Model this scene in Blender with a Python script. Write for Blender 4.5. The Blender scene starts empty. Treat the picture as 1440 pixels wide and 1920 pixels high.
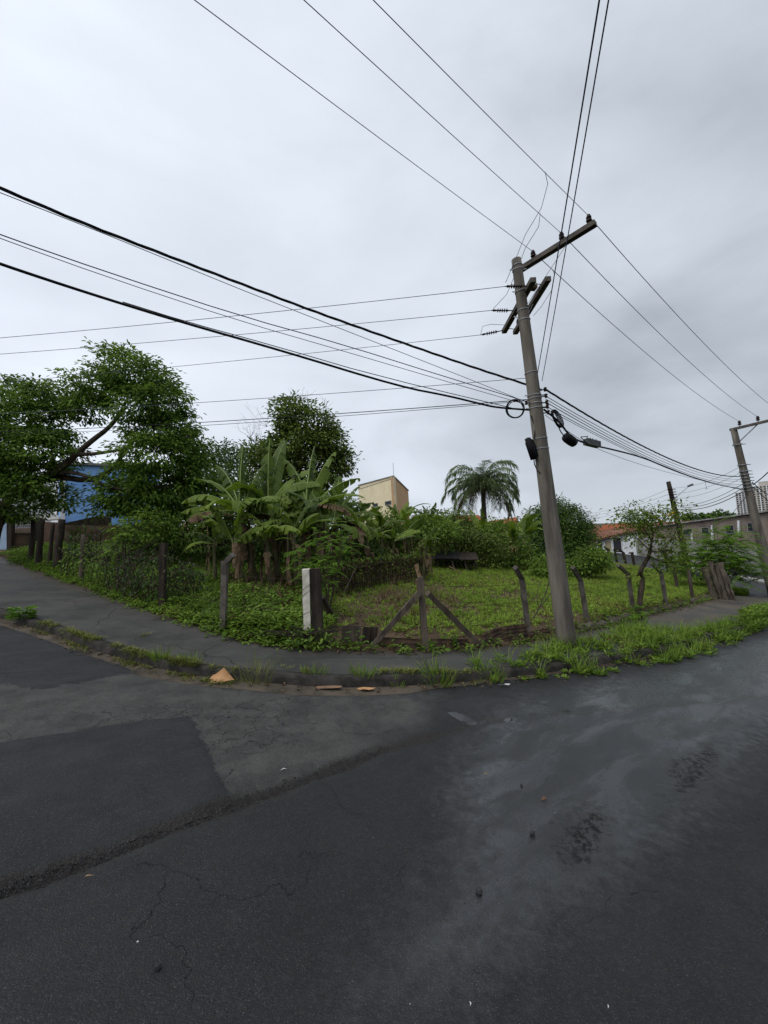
import bpy, bmesh, math, random
import numpy as np
from mathutils import Vector, Matrix
from mathutils.bvhtree import BVHTree

random.seed(7)
rng = np.random.default_rng(11)
scene = bpy.context.scene
col = scene.collection
R = math.radians

# ------------------------------------------------------------------ camera
FPX = 760.0
EYE = 2.15
PITCH, ROLL = R(4.5), R(3.0)
CAM = Vector((0, 0, EYE))
FW = Vector((0, math.cos(PITCH), math.sin(PITCH)))
UP0 = Vector((0, -math.sin(PITCH), math.cos(PITCH)))
RT0 = Vector((1, 0, 0))
RT = RT0 * math.cos(ROLL) - UP0 * math.sin(ROLL)
UP = RT0 * math.sin(ROLL) + UP0 * math.cos(ROLL)
cam_data = bpy.data.cameras.new('camera')
cam_data.sensor_fit = 'VERTICAL'
cam_data.sensor_height = 36.0
cam_data.lens = FPX / 1920 * 36.0
cam_data.clip_start = 0.05
cam_data.clip_end = 5000
cam = bpy.data.objects.new('camera', cam_data)
M = Matrix((RT, UP, -FW)).transposed().to_4x4()
M.translation = CAM
cam.matrix_world = M
col.objects.link(cam)
scene.camera = cam

# ------------------------------------------------------------------ sky, sun, exposure
SUN_EL, SUN_AZ = R(58), R(-125)          # azimuth from +y towards +x: high behind the viewer's left shoulder
world = bpy.data.worlds.new('World')
scene.world = world
world.use_nodes = True
wn, wl = world.node_tree.nodes, world.node_tree.links
for n in list(wn): wn.remove(n)
w_out = wn.new('ShaderNodeOutputWorld')
w_bg = wn.new('ShaderNodeBackground'); w_bg.inputs['Strength'].default_value = 0.1
w_sky = wn.new('ShaderNodeTexSky'); w_sky.sky_type = 'NISHITA'; w_sky.sun_disc = False
w_sky.sun_elevation = SUN_EL; w_sky.sun_rotation = SUN_AZ
w_tc = wn.new('ShaderNodeTexCoord')
w_map = wn.new('ShaderNodeMapping'); w_map.inputs['Scale'].default_value = (1.0, 1.0, 2.2)
w_map.inputs['Location'].default_value = (0.35, 0.2, 0.1)
w_n1 = wn.new('ShaderNodeTexNoise'); w_n1.inputs['Scale'].default_value = 1.7; w_n1.inputs['Detail'].default_value = 5
w_n1.inputs['Roughness'].default_value = 0.45; w_n1.inputs['Distortion'].default_value = 0.5
w_n2 = wn.new('ShaderNodeTexNoise'); w_n2.inputs['Scale'].default_value = 4.5; w_n2.inputs['Detail'].default_value = 6
w_n2.inputs['Roughness'].default_value = 0.5; w_n2.inputs['Distortion'].default_value = 0.3
w_add = wn.new('ShaderNodeMath'); w_add.operation = 'MULTIPLY_ADD'; w_add.inputs[1].default_value = 0.26
w_dot = wn.new('ShaderNodeVectorMath'); w_dot.operation = 'DOT_PRODUCT'
gdir = Vector((-0.80, -0.25, 0.55)).normalized()   # the thinner, brighter cloud lies to the left
w_dot.inputs[1].default_value = gdir
w_ma = wn.new('ShaderNodeMath'); w_ma.operation = 'MULTIPLY_ADD'; w_ma.inputs[1].default_value = 0.30; w_ma.inputs[2].default_value = 0.31
w_sum = wn.new('ShaderNodeMath'); w_sum.operation = 'ADD'
w_ramp = wn.new('ShaderNodeValToRGB')
cr = w_ramp.color_ramp
cr.elements[0].position = 0.22; cr.elements[0].color = (0.31, 0.345, 0.385, 1)
cr.elements[1].position = 1.0; cr.elements[1].color = (0.775, 0.825, 0.915, 1)
e = cr.elements.new(0.6); e.color = (0.585, 0.635, 0.705, 1)
w_scale = wn.new('ShaderNodeVectorMath'); w_scale.operation = 'SCALE'; w_scale.inputs['Scale'].default_value = 10.0
w_mix = wn.new('ShaderNodeMix'); w_mix.data_type = 'RGBA'; w_mix.inputs[0].default_value = 0.95
wl.new(w_tc.outputs['Generated'], w_map.inputs['Vector'])
wl.new(w_map.outputs[0], w_n1.inputs['Vector']); wl.new(w_map.outputs[0], w_n2.inputs['Vector'])
wl.new(w_n2.outputs['Fac'], w_add.inputs[0]); wl.new(w_n1.outputs['Fac'], w_add.inputs[2])
wl.new(w_tc.outputs['Generated'], w_dot.inputs[0])
wl.new(w_dot.outputs['Value'], w_ma.inputs[0])
w_half = wn.new('ShaderNodeMath'); w_half.operation = 'MULTIPLY_ADD'; w_half.inputs[1].default_value = 0.85; w_half.inputs[2].default_value = -0.24
wl.new(w_add.outputs[0], w_half.inputs[0])
wl.new(w_half.outputs[0], w_sum.inputs[0]); wl.new(w_ma.outputs[0], w_sum.inputs[1])
wl.new(w_sum.outputs[0], w_ramp.inputs['Fac'])
wl.new(w_ramp.outputs['Color'], w_scale.inputs[0])
wl.new(w_sky.outputs['Color'], w_mix.inputs[6]); wl.new(w_scale.outputs[0], w_mix.inputs[7])
wl.new(w_mix.outputs[2], w_bg.inputs['Color']); wl.new(w_bg.outputs[0], w_out.inputs['Surface'])

sun_d = bpy.data.lights.new('sun', 'SUN')
sun_d.energy = 1.5; sun_d.angle = R(50); sun_d.color = (1.0, 0.97, 0.93)
sun = bpy.data.objects.new('sun', sun_d)
sdir = Vector((math.sin(SUN_AZ) * math.cos(SUN_EL), math.cos(SUN_AZ) * math.cos(SUN_EL), math.sin(SUN_EL)))
sun.rotation_euler = sdir.to_track_quat('Z', 'Y').to_euler()
sun.location = (0, 0, 60)
col.objects.link(sun)

vs = scene.view_settings
vs.view_transform = 'Standard'; vs.look = 'None'; vs.exposure = 0.32; vs.gamma = 1.0; vs.use_curve_mapping = False
scene.cycles.max_bounces = 6; scene.cycles.diffuse_bounces = 3; scene.cycles.glossy_bounces = 2
scene.cycles.transmission_bounces = 3; scene.cycles.transparent_max_bounces = 6
scene.cycles.use_denoising = True
scene.cycles.caustics_reflective = False; scene.cycles.caustics_refractive = False

# ------------------------------------------------------------------ helpers
def tag(o, label=None, cat=None, group=None, kind=None):
    if label: o['label'] = label
    if cat: o['category'] = cat
    if group: o['group'] = group
    if kind: o['kind'] = kind
    return o

def empty(name, loc, label, cat, group=None):
    o = bpy.data.objects.new(name, None)
    o.empty_display_size = 0.2
    o.location = loc
    col.objects.link(o)
    return tag(o, label, cat, group)

def link(name, me, mats, parent=None):
    o = bpy.data.objects.new(name, me)
    for m in (mats if isinstance(mats, (list, tuple)) else [mats]):
        me.materials.append(m)
    col.objects.link(o)
    if parent is not None:
        o.parent = parent
        if parent.type == 'EMPTY': o.matrix_parent_inverse = Matrix.Translation(-Vector(parent.location))
    return o

class MB:
    """collects verts and faces in world space, links them as one mesh"""
    def __init__(s): s.v = []; s.f = []; s.mi = []; s.cur = 0
    def add(s, vs, fs):
        b = len(s.v); s.v += [tuple(x) for x in vs]
        for f in fs: s.f.append(tuple(b + i for i in f)); s.mi.append(s.cur)
    def box(s, c, sx, sy, sz, rz=0.0, ax=None):
        c = Vector(c)
        if ax is None:
            X = Vector((math.cos(rz), math.sin(rz), 0)); Y = Vector((-math.sin(rz), math.cos(rz), 0)); Z = Vector((0, 0, 1))
        else: X, Y, Z = ax
        P = [c + X * (sx / 2 * i) + Y * (sy / 2 * j) + Z * (sz / 2 * k) for k in (-1, 1) for j in (-1, 1) for i in (-1, 1)]
        s.add(P, [(0, 2, 3, 1), (4, 5, 7, 6), (0, 1, 5, 4), (2, 6, 7, 3), (0, 4, 6, 2), (1, 3, 7, 5)])
    def bar(s, p0, p1, w, t, side=None, jit=0.0, seg=1, taper=1.0):
        """a squared timber from p0 to p1"""
        p0, p1 = Vector(p0), Vector(p1)
        d = (p1 - p0).normalized()
        a = Vector(side) if side else Vector((0, 1, 0)) if abs(d.y) < .9 else Vector((1, 0, 0))
        X = (a - d * a.dot(d)).normalized(); Y = d.cross(X)
        b = len(s.v)
        for i in range(seg + 1):
            k = i / seg; p = p0.lerp(p1, k); q = 1 + (taper - 1) * k
            for (u, v) in ((-1, -1), (1, -1), (1, 1), (-1, 1)):
                j = Vector((random.gauss(0, jit), random.gauss(0, jit), random.gauss(0, jit) * .5)) if jit else Vector((0, 0, 0))
                s.v.append(tuple(p + X * (u * w / 2 * q) + Y * (v * t / 2 * q) + j))
        for i in range(seg):
            for j in range(4):
                a0 = b + i * 4 + j; a1 = b + i * 4 + (j + 1) % 4
                s.f.append((a0, a1, a1 + 4, a0 + 4)); s.mi.append(s.cur)
        s.f.append((b + 3, b + 2, b + 1, b)); s.mi.append(s.cur)
        e = b + seg * 4
        s.f.append((e, e + 1, e + 2, e + 3)); s.mi.append(s.cur)
    def tube(s, pts, rad, n=6, cap=True, jit=0.0):
        pts = [Vector(p) for p in pts]
        if not isinstance(rad, (list, tuple)): rad = [rad] * len(pts)
        b = len(s.v); prevX = None
        for i, p in enumerate(pts):
            d = (pts[min(i + 1, len(pts) - 1)] - pts[max(i - 1, 0)])
            if d.length < 1e-9: d = Vector((0, 0, 1))
            d.normalize()
            if prevX is None:
                a = Vector((0, 0, 1)) if abs(d.z) < .9 else Vector((1, 0, 0))
                X = (a - d * a.dot(d)).normalized()
            else:
                X = prevX - d * prevX.dot(d)
                X = X.normalized() if X.length > 1e-6 else Vector((1, 0, 0))
            prevX = X; Y = d.cross(X)
            for k in range(n):
                a = 2 * math.pi * k / n; r = rad[i] * (1 + (random.uniform(-jit, jit) if jit else 0))
                s.v.append(tuple(p + X * (r * math.cos(a)) + Y * (r * math.sin(a))))
        for i in range(len(pts) - 1):
            for k in range(n):
                a0 = b + i * n + k; a1 = b + i * n + (k + 1) % n
                s.f.append((a0, a1, a1 + n, a0 + n)); s.mi.append(s.cur)
        if cap:
            s.f.append(tuple(b + k for k in reversed(range(n)))); s.mi.append(s.cur)
            e = b + (len(pts) - 1) * n
            s.f.append(tuple(e + k for k in range(n))); s.mi.append(s.cur)
    def lathe(s, p, axis, prof, n=10):
        axis = Vector(axis).normalized()
        s.tube([Vector(p) + axis * h for h, r in prof], [max(r, 1e-4) for h, r in prof], n)
    def prism(s, poly, h):
        """flat polygon (list of Vectors) pushed by the vector h"""
        n = len(poly); h = Vector(h)
        s.add([Vector(p) for p in poly] + [Vector(p) + h for p in poly],
              [tuple(reversed(range(n))), tuple(range(n, 2 * n))] + [(i, (i + 1) % n, n + (i + 1) % n, n + i) for i in range(n)])
    def build(s, name, mats, parent=None, smooth=False):
        me = bpy.data.meshes.new(name)
        me.from_pydata(s.v, [], s.f)
        if any(s.mi): me.polygons.foreach_set('material_index', s.mi)
        if smooth: me.polygons.foreach_set('use_smooth', [True] * len(me.polygons))
        me.update()
        return link(name, me, mats, parent)

def np_mesh(name, V, loops, starts, totals, mats, parent=None, attrs=None, smooth=False, mi=None):
    me = bpy.data.meshes.new(name)
    me.vertices.add(len(V)); me.vertices.foreach_set('co', np.asarray(V, np.float32).ravel())
    me.loops.add(len(loops)); me.loops.foreach_set('vertex_index', np.asarray(loops, np.int32))
    me.polygons.add(len(starts)); me.polygons.foreach_set('loop_start', np.asarray(starts, np.int32))
    me.polygons.foreach_set('loop_total', np.asarray(totals, np.int32))
    if smooth: me.polygons.foreach_set('use_smooth', np.ones(len(starts), bool))
    if mi is not None: me.polygons.foreach_set('material_index', np.asarray(mi, np.int32))
    for k, a in (attrs or {}).items():
        at = me.attributes.new(k, 'FLOAT', 'POINT'); at.data.foreach_set('value', np.asarray(a, np.float32))
    me.update(calc_edges=True)
    return link(name, me, mats, parent)

def grid_mesh(name, V, nu, nv, mats, attrs=None, smooth=True, keep=None):
    """V has nu*nv points, row by row (v outer)"""
    i = np.arange(nu - 1); j = np.arange(nv - 1)
    I, J = np.meshgrid(i, j)
    a = (J * nu + I).ravel()
    q = np.stack([a, a + 1, a + 1 + nu, a + nu], 1)
    if keep is not None: q = q[keep(q)]
    n = len(q)
    return np_mesh(name, V, q.ravel(), np.arange(n) * 4, np.full(n, 4), mats, None, attrs, smooth)

SHAPES = {
    'leaf':  (np.array([[0, 0, 0], [.42, .5, .10], [1, 0, -.12], [.42, -.5, .10]]), [(0, 3, 2), (0, 2, 1)]),
    'blade': (np.array([[0, -.5, 0], [0, .5, 0], [.55, .36, .03], [.55, -.36, .03], [1, 0, -.16]]), [(0, 3, 2), (0, 2, 1), (3, 4, 2)]),
    'wide':  (np.array([[0, 0, 0], [.3, .42, .08], [.72, .34, .02], [1, 0, -.15], [.72, -.34, .02], [.3, -.42, .08]]), [(0, 5, 4), (0, 4, 3), (0, 3, 2), (0, 2, 1)]),
}
def leaf_cloud(name, P, D, N, L, W, mat, parent=None, rnd=None, shape='leaf'):
    P = np.asarray(P, float); D = np.asarray(D, float); N = np.asarray(N, float)
    n = len(P)
    D = D / (np.linalg.norm(D, axis=1, keepdims=True) + 1e-9)
    S = np.cross(N, D); S /= (np.linalg.norm(S, axis=1, keepdims=True) + 1e-9)
    N = np.cross(D, S)
    T, F = SHAPES[shape]
    L = np.broadcast_to(np.asarray(L, float), (n,)); W = np.broadcast_to(np.asarray(W, float), (n,))
    V = (P[:, None, :] + D[:, None, :] * (T[None, :, 0:1] * L[:, None, None])
         + S[:, None, :] * (T[None, :, 1:2] * W[:, None, None]) + N[:, None, :] * (T[None, :, 2:3] * L[:, None, None]))
    k = len(T); F = np.array(F)
    idx = (np.arange(n)[:, None, None] * k + F[None]).reshape(-1, 3)
    if rnd is None: rnd = rng.random(n)
    return np_mesh(name, V.reshape(-1, 3), idx.ravel(), np.arange(len(idx)) * 3, np.full(len(idx), 3), mat, parent,
                   {'rnd': np.repeat(rnd, k)})

def rand_dirs(n, up=0.0):
    d = rng.normal(size=(n, 3)); d /= np.linalg.norm(d, axis=1, keepdims=True)
    d[:, 2] += up
    return d / np.linalg.norm(d, axis=1, keepdims=True)

_nph = np.random.default_rng(3)
_nk = [( _nph.normal(size=2), _nph.random() * 6.28) for _ in range(24)]
def noise2(x, y, sc=1.0):
    s = 0
    for i, (k, ph) in enumerate(_nk):
        f = sc * (0.6 + 0.22 * i)
        s = s + np.sin((k[0] * x + k[1] * y) * f + ph + 0.7 * np.sin(x * f * .7 + i)) / (1 + .12 * i)
    return s / 5.0

def P(px, py, d):
    """a point seen at (px,py) of the photograph, d metres in front of the lens"""
    return CAM + (FW + RT * ((px - 720) / FPX) + UP * ((960 - py) / FPX)) * d

# ------------------------------------------------------------------ materials
class NT:
    def __init__(s, name):
        s.m = bpy.data.materials.new(name); s.m.use_nodes = True
        s.n = s.m.node_tree.nodes; s.l = s.m.node_tree.links
        s.b = s.n['Principled BSDF']; s.o = s.n['Material Output']
    def __call__(s, t, **kw):
        x = s.n.new(t)
        for k, v in kw.items(): setattr(x, k, v)
        return x
    def math(s, op, a, b=None, c=None, clamp=False):
        x = s.n.new('ShaderNodeMath'); x.operation = op; x.use_clamp = clamp
        for i, q in enumerate((a, b, c)):
            if q is None: continue
            if isinstance(q, (int, float)): x.inputs[i].default_value = q
            else: s.l.new(q, x.inputs[i])
        return x.outputs[0]
    def mix(s, f, a, b):
        x = s.n.new('ShaderNodeMix'); x.data_type = 'RGBA'
        for i, q in ((0, f), (6, a), (7, b)):
            if isinstance(q, (int, float)): x.inputs[i].default_value = q
            elif isinstance(q, tuple): x.inputs[i].default_value = (*q, 1)
            else: s.l.new(q, x.inputs[i])
        return x.outputs[2]
    def noise(s, scale, detail=4, rough=.55, vec=None, dist=0.0, stretch=None):
        x = s.n.new('ShaderNodeTexNoise')
        x.inputs['Scale'].default_value = scale; x.inputs['Detail'].default_value = detail
        x.inputs['Roughness'].default_value = rough; x.inputs['Distortion'].default_value = dist
        v = vec if vec is not None else s.pos()
        if stretch is not None:
            mp = s.n.new('ShaderNodeMapping'); mp.inputs['Scale'].default_value = stretch
            s.l.new(v, mp.inputs['Vector']); v = mp.outputs[0]
        s.l.new(v, x.inputs['Vector'])
        return x.outputs['Fac']
    def pos(s):
        if not hasattr(s, '_p'):
            g = s.n.new('ShaderNodeNewGeometry'); s._p = g.outputs['Position']
        return s._p
    def attr(s, name):
        a = s.n.new('ShaderNodeAttribute'); a.attribute_name = name
        return a.outputs['Fac']
    def step(s, v, lo, hi):
        x = s.n.new('ShaderNodeMapRange'); x.interpolation_type = 'SMOOTHSTEP'
        s.l.new(v, x.inputs['Value']); x.inputs['From Min'].default_value = lo; x.inputs['From Max'].default_value = hi
        return x.outputs['Result']
    def bump(s, h, dist, strength=1.0, prev=None):
        x = s.n.new('ShaderNodeBump'); x.inputs['Distance'].default_value = dist; x.inputs['Strength'].default_value = strength
        s.l.new(h, x.inputs['Height'])
        if prev is not None: s.l.new(prev, x.inputs['Normal'])
        return x.outputs[0]
    def set(s, color=None, rough=None, normal=None, spec=None, metal=None):
        for k, v in (('Base Color', color), ('Roughness', rough), ('Normal', normal), ('Specular IOR Level', spec), ('Metallic', metal)):
            if v is None: continue
            if isinstance(v, (int, float)): s.b.inputs[k].default_value = v
            elif isinstance(v, tuple): s.b.inputs[k].default_value = (*v, 1)
            else: s.l.new(v, s.b.inputs[k])
        return s.m

def plain(name, c, c2=None, scale=3.0, rough=.75, bump=.0, bscale=40, stretch=None, spec=.14, metal=0.0, lo=.35, hi=.65):
    t = NT(name)
    c2 = c2 or tuple(x * .6 for x in c)
    f = t.step(t.noise(scale, 6, .6, stretch=stretch), lo, hi)
    nb = t.noise(bscale, 4, .6, stretch=stretch)
    colr = t.mix(f, c2, c)
    fine = t.step(nb, .3, .7)
    colr2 = t.mix(t.math('MULTIPLY', fine, .25), colr, tuple(x * .55 for x in c))
    return t.set(colr2, rough, t.bump(nb, bump) if bump else None, spec, metal)

def leaf_mat(name, dark, light, trans=.25, rough=.55, spec=.16, extra=None):
    t = NT(name)
    a = t.attr('rnd')
    c = t.mix(a, dark, light)
    if extra is not None:      # a share of yellowed or dead leaves
        c = t.mix(t.step(a, extra[0], extra[0] + .02), c, extra[1])
    n = t.noise(14, 2)
    c = t.mix(t.math('MULTIPLY', n, .35), c, tuple(x * .5 for x in dark))
    t.set(c, rough, None, spec)
    tr = t('ShaderNodeBsdfTranslucent'); t.l.new(c, tr.inputs['Color'])
    mx = t('ShaderNodeMixShader'); mx.inputs[0].default_value = trans
    t.l.new(t.b.outputs[0], mx.inputs[1]); t.l.new(tr.outputs[0], mx.inputs[2])
    t.l.new(mx.outputs[0], t.o.inputs['Surface'])
    return t.m

MAT = {}
MAT['concrete_pole'] = plain('concrete_pole', (.18, .16, .135), (.06, .052, .044), 5, .9, .006, 45, stretch=(1, 1, .12), lo=.3, hi=.7)
MAT['concrete_arm'] = plain('concrete_arm', (.12, .105, .09), (.06, .052, .045), 5, .85, .003, 50)
MAT['steel'] = plain('galvanised_steel', (.42, .43, .44), (.28, .29, .30), 12, .45, 0, 40, metal=.7)
MAT['insulator'] = plain('brown_porcelain', (.028, .013, .010), (.015, .008, .008), 10, .35)
MAT['black_plastic'] = plain('black_plastic', (.010, .010, .011), (.006, .006, .007), 10, .6, spec=.12)
MAT['grey_plastic'] = plain('grey_plastic', (.10, .11, .11), (.07, .075, .075), 10, .5)
MAT['cable'] = plain('black_cable', (.010, .010, .012), (.006, .006, .008), 10, .6, spec=.12)
MAT['wire'] = plain('weathered_wire', (.09, .095, .12), (.06, .065, .09), 10, .55)
MAT['wire_blue'] = plain('insulated_wire', (.035, .04, .065), (.025, .03, .05), 10, .5)
MAT['rust_wire'] = plain('rusty_wire', (.05, .035, .028), (.03, .022, .02), 20, .8)
MAT['old_wood'] = plain('weathered_timber', (.105, .085, .065), (.045, .036, .029), 7, .9, .006, 60, stretch=(1, 1, .12))
MAT['dark_wood'] = plain('damp_dark_timber', (.045, .035, .027), (.018, .015, .012), 6, .9, .008, 50, stretch=(1, 1, .15))
MAT['pale_wood'] = plain('split_pale_timber', (.24, .16, .09), (.11, .08, .05), 9, .9, .005, 60, stretch=(1, 1, .12))
MAT['white_post'] = plain('whitewashed_concrete', (.66, .62, .53), (.44, .41, .34), 5, .9, .003, 40)
MAT['rust_sheet'] = plain('rusted_sheet', (.085, .055, .035), (.03, .022, .018), 6, .85, .002, 60)
MAT['bark'] = plain('bark', (.085, .066, .048), (.03, .024, .019), 9, .95, .01, 45, stretch=(1, 1, .3))
MAT['twig'] = plain('bare_twig', (.10, .085, .07), (.05, .042, .036), 9, .95)
MAT['banana_stem'] = plain('banana_stem', (.105, .10, .045), (.045, .04, .022), 5, .7, .004, 30, stretch=(1, 1, .3))
MAT['palm_trunk'] = plain('palm_trunk', (.10, .085, .065), (.05, .042, .033), 7, .95, .01, 30, stretch=(.3, .3, 2))
MAT['rubble'] = plain('rubble_stone', (.10, .085, .068), (.04, .034, .028), 7, .95, .006, 40)
MAT['cardboard'] = plain('wet_cardboard', (.44, .25, .125), (.33, .18, .085), 7, .85)
MAT['cardboard_old'] = plain('sodden_cardboard', (.22, .135, .085), (.14, .09, .06), 9, .85)
MAT['white_litter'] = plain('white_card', (.62, .62, .6), (.5, .5, .48), 9, .7)
MAT['stone'] = plain('dark_stone', (.035, .035, .037), (.02, .02, .021), 30, .6, .002, 90)
MAT['dry_leaf'] = plain('dry_leaf', (.14, .075, .04), (.07, .04, .025), 20, .8)

MAT['leaf_big'] = leaf_mat('broad_tree_leaf', (.018, .046, .009), (.26, .42, .06), .36)
MAT['leaf_dark'] = leaf_mat('dark_tree_leaf', (.013, .034, .009), (.14, .24, .04), .28)
MAT['leaf_olive'] = leaf_mat('olive_tree_leaf', (.022, .046, .011), (.23, .31, .055), .3)
MAT['leaf_bush'] = leaf_mat('bush_leaf', (.022, .055, .010), (.24, .37, .05), .36)
MAT['leaf_bright'] = leaf_mat('bright_leaf', (.055, .13, .014), (.21, .36, .04), .38)
MAT['leaf_yellow'] = leaf_mat('yellow_green_leaf', (.06, .12, .015), (.24, .32, .04), .35)
MAT['flower'] = leaf_mat('yellow_flower', (.55, .35, .01), (.75, .55, .03), .3)
MAT['grass'] = leaf_mat('lawn_weed_leaf', (.075, .14, .016), (.33, .46, .06), .38, extra=(.88, (.16, .11, .045)))
MAT['verge'] = leaf_mat('verge_weed_leaf', (.042, .095, .012), (.24, .36, .045), .36, extra=(.91, (.19, .14, .06)))
MAT['under'] = leaf_mat('undergrowth_leaf', (.024, .056, .011), (.25, .39, .05), .36, extra=(.90, (.11, .075, .035)))
MAT['dead'] = leaf_mat('dead_leaf_litter', (.05, .032, .019), (.19, .125, .07), .15)
MAT['vine'] = leaf_mat('vine_leaf', (.018, .042, .011), (.10, .17, .035), .25, extra=(.62, (.062, .044, .027)))
MAT['corn'] = leaf_mat('corn_leaf', (.035, .075, .015), (.13, .22, .045), .3)
MAT['moss'] = leaf_mat('dry_moss_grass', (.09, .11, .025), (.22, .23, .06), .25)

def banana_mat():
    t = NT('banana_leaf_blade')
    a = t.attr('rnd')
    c = t.mix(a, (.026, .050, .006), (.15, .215, .022))
    u = t.attr('along')
    w = t('ShaderNodeMath'); w.operation = 'SINE'
    t.l.new(t.math('MULTIPLY', u, 260.0), w.inputs[0])
    c = t.mix(t.math('MULTIPLY_ADD', w.outputs[0], .07, .07), c, (.015, .04, .008))
    t.set(c, .5, t.bump(w.outputs[0], .003), .22)
    tr = t('ShaderNodeBsdfTranslucent'); t.l.new(t.mix(.5, c, (.16, .27, .015)), tr.inputs['Color'])
    mx = t('ShaderNodeMixShader'); mx.inputs[0].default_value = .3
    t.l.new(t.b.outputs[0], mx.inputs[1]); t.l.new(tr.outputs[0], mx.inputs[2]); t.l.new(mx.outputs[0], t.o.inputs['Surface'])
    return t.m
MAT['banana'] = banana_mat()
MAT['midrib'] = plain('banana_midrib', (.20, .26, .08), (.13, .18, .05), 6, .5)
MAT['dead_banana'] = plain('dead_banana_leaf', (.15, .10, .06), (.06, .042, .027), 9, .9)

def road_mat():
    t = NT('old_wet_asphalt')
    pos = t.pos()
    big = t.noise(.45, 5, .6); med = t.noise(3.2, 6, .65); fine = t.noise(95, 3, .6); agg = t.noise(150, 2, .7)
    edge = t.math('MULTIPLY_ADD', t.noise(9, 5, .65), .16, -.08)
    edge2 = t.math('MULTIPLY_ADD', t.noise(30, 4, .65), .05, -.025)
    jag = t.math('ADD', edge, edge2)
    def zone(name, soft=.015, k=1.0):
        v = t.math('ADD', t.attr(name), t.math('MULTIPLY', jag, k))
        return t.step(v, -soft, soft)
    old = zone('old', .25, 2.5); patch = zone('patch', .012, 1.7); patchb = zone('patchb', .015, 1.6); ovl = zone('overlay', .02, 1.2)
    debris = zone('debris', .05, .8); puddle = zone('puddle', .02, 1.2); wet = zone('wet', .34, 6.0); rough_spot = zone('spot', .10, 3.0)
    base = t.mix(t.step(big, .3, .7), (.0065, .0067, .0075), (.0105, .0108, .012))
    base = t.mix(t.math('MULTIPLY', t.step(med, .35, .7), .45), base, (.016, .016, .017))
    cmn = t.noise(34, 4, .7); base = t.mix(t.math('MULTIPLY', t.step(cmn, .45, .7), .5), base, (.024, .024, .025))
    oldc = t.mix(t.step(med, .3, .7), (.028, .0275, .026), (.062, .06, .056))
    oldc = t.mix(t.math('MULTIPLY', t.step(cmn, .42, .68), .5), oldc, (.017, .017, .017))
    base = t.mix(old, base, oldc)
    base = t.mix(patch, base, t.mix(t.step(med, .35, .7), (.0115, .012, .0138), (.018, .0186, .021)))
    base = t.mix(patchb, base, t.mix(t.step(med, .35, .7), (.011, .0115, .013), (.017, .0172, .019)))
    base = t.mix(ovl, base, t.mix(t.step(med, .35, .7), (.012, .0125, .0145), (.018, .0186, .021)))
    # aggregate: light and dark grains
    g = t.step(agg, .56, .70)
    base = t.mix(t.math('MULTIPLY', g, t.math('MULTIPLY_ADD', old, .30, .22)), base, (.11, .108, .10))
    base = t.mix(t.math('MULTIPLY', t.step(fine, .58, .72), .6), base, (.010, .010, .011))
    base = t.mix(t.math('MULTIPLY', debris, .85), base, t.mix(t.step(fine, .45, .65), (.008, .007, .006), (.032, .027, .022)))
    # cracks
    def crack(scale, width, dist):
        nz = t('ShaderNodeTexNoise'); nz.inputs['Scale'].default_value = scale * 2.2; nz.inputs['Detail'].default_value = 5
        t.l.new(pos, nz.inputs['Vector'])
        va = t('ShaderNodeVectorMath'); va.operation = 'MULTIPLY_ADD'
        t.l.new(nz.outputs['Color'], va.inputs[0]); va.inputs[1].default_value = (dist, dist, 0); t.l.new(pos, va.inputs[2])
        vo = t('ShaderNodeTexVoronoi'); vo.feature = 'DISTANCE_TO_EDGE'; vo.voronoi_dimensions = '2D'; vo.inputs['Scale'].default_value = scale
        t.l.new(va.outputs[0], vo.inputs['Vector'])
        return t.math('SUBTRACT', 1.0, t.step(vo.outputs['Distance'], width * .25, width))
    c1 = t.math('MULTIPLY', crack(.9, .0045, .95), t.math('MULTIPLY', t.step(t.noise(1.1, 3, .6), .48, .60), t.step(t.noise(5, 3, .6), .36, .5)))
    c1 = t.math('MULTIPLY', c1, t.math('SUBTRACT', 1.0, patch))
    ally = zone('alligator', .15, 3.0)
    c2 = t.math('MULTIPLY', crack(4.4, .020, .30), t.math('MULTIPLY', ally, t.step(t.noise(2.2, 3), .36, .50)))
    c2 = t.math('MULTIPLY', c2, t.math('SUBTRACT', 1.0, patch))
    cracks = t.math('MAXIMUM', c1, c2)
    base = t.mix(t.math('MULTIPLY', cracks, .85), base, (.006, .006, .006))
    base = t.mix(t.math('MULTIPLY', wet, .30), base, (.012, .0125, .014))
    base = t.mix(t.math('MULTIPLY', rough_spot, .9), base, (.004, .004, .004))
    base = t.mix(t.math('MULTIPLY', t.step(t.noise(210, 1, .5), .70, .74), .6), base, (.20, .20, .19))
    vr = t('ShaderNodeVectorRotate', rotation_type='Z_AXIS'); t.l.new(pos, vr.inputs['Vector']); vr.inputs['Angle'].default_value = -.70
    streak = t.noise(2.6, 6, .62, vec=vr.outputs[0], stretch=(.40, 1.25, 1), dist=.4)
    r = t.math('MULTIPLY_ADD', t.step(streak, .35, .65), .14, .56)
    r = t.math('MULTIPLY_ADD', old, .18, r)
    wetr = t.math('MULTIPLY', wet, t.math('MULTIPLY_ADD', t.step(streak, .38, .62), .55, .45))
    wetr = t.math('MULTIPLY', wetr, t.math('SUBTRACT', 1.0, t.math('MULTIPLY', rough_spot, t.step(t.noise(22, 4, .7), .42, .56))))
    r = t.math('MULTIPLY_ADD', wetr, -.47, r)
    r = t.math('MULTIPLY_ADD', rough_spot, .30, r)
    r = t.math('MULTIPLY', r, t.math('MULTIPLY_ADD', puddle, -.93, 1.0), clamp=True)
    h = t.math('MULTIPLY_ADD', agg, .45, t.math('MULTIPLY', fine, .9))
    h = t.math('MULTIPLY_ADD', cracks, -2.2, h)
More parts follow.
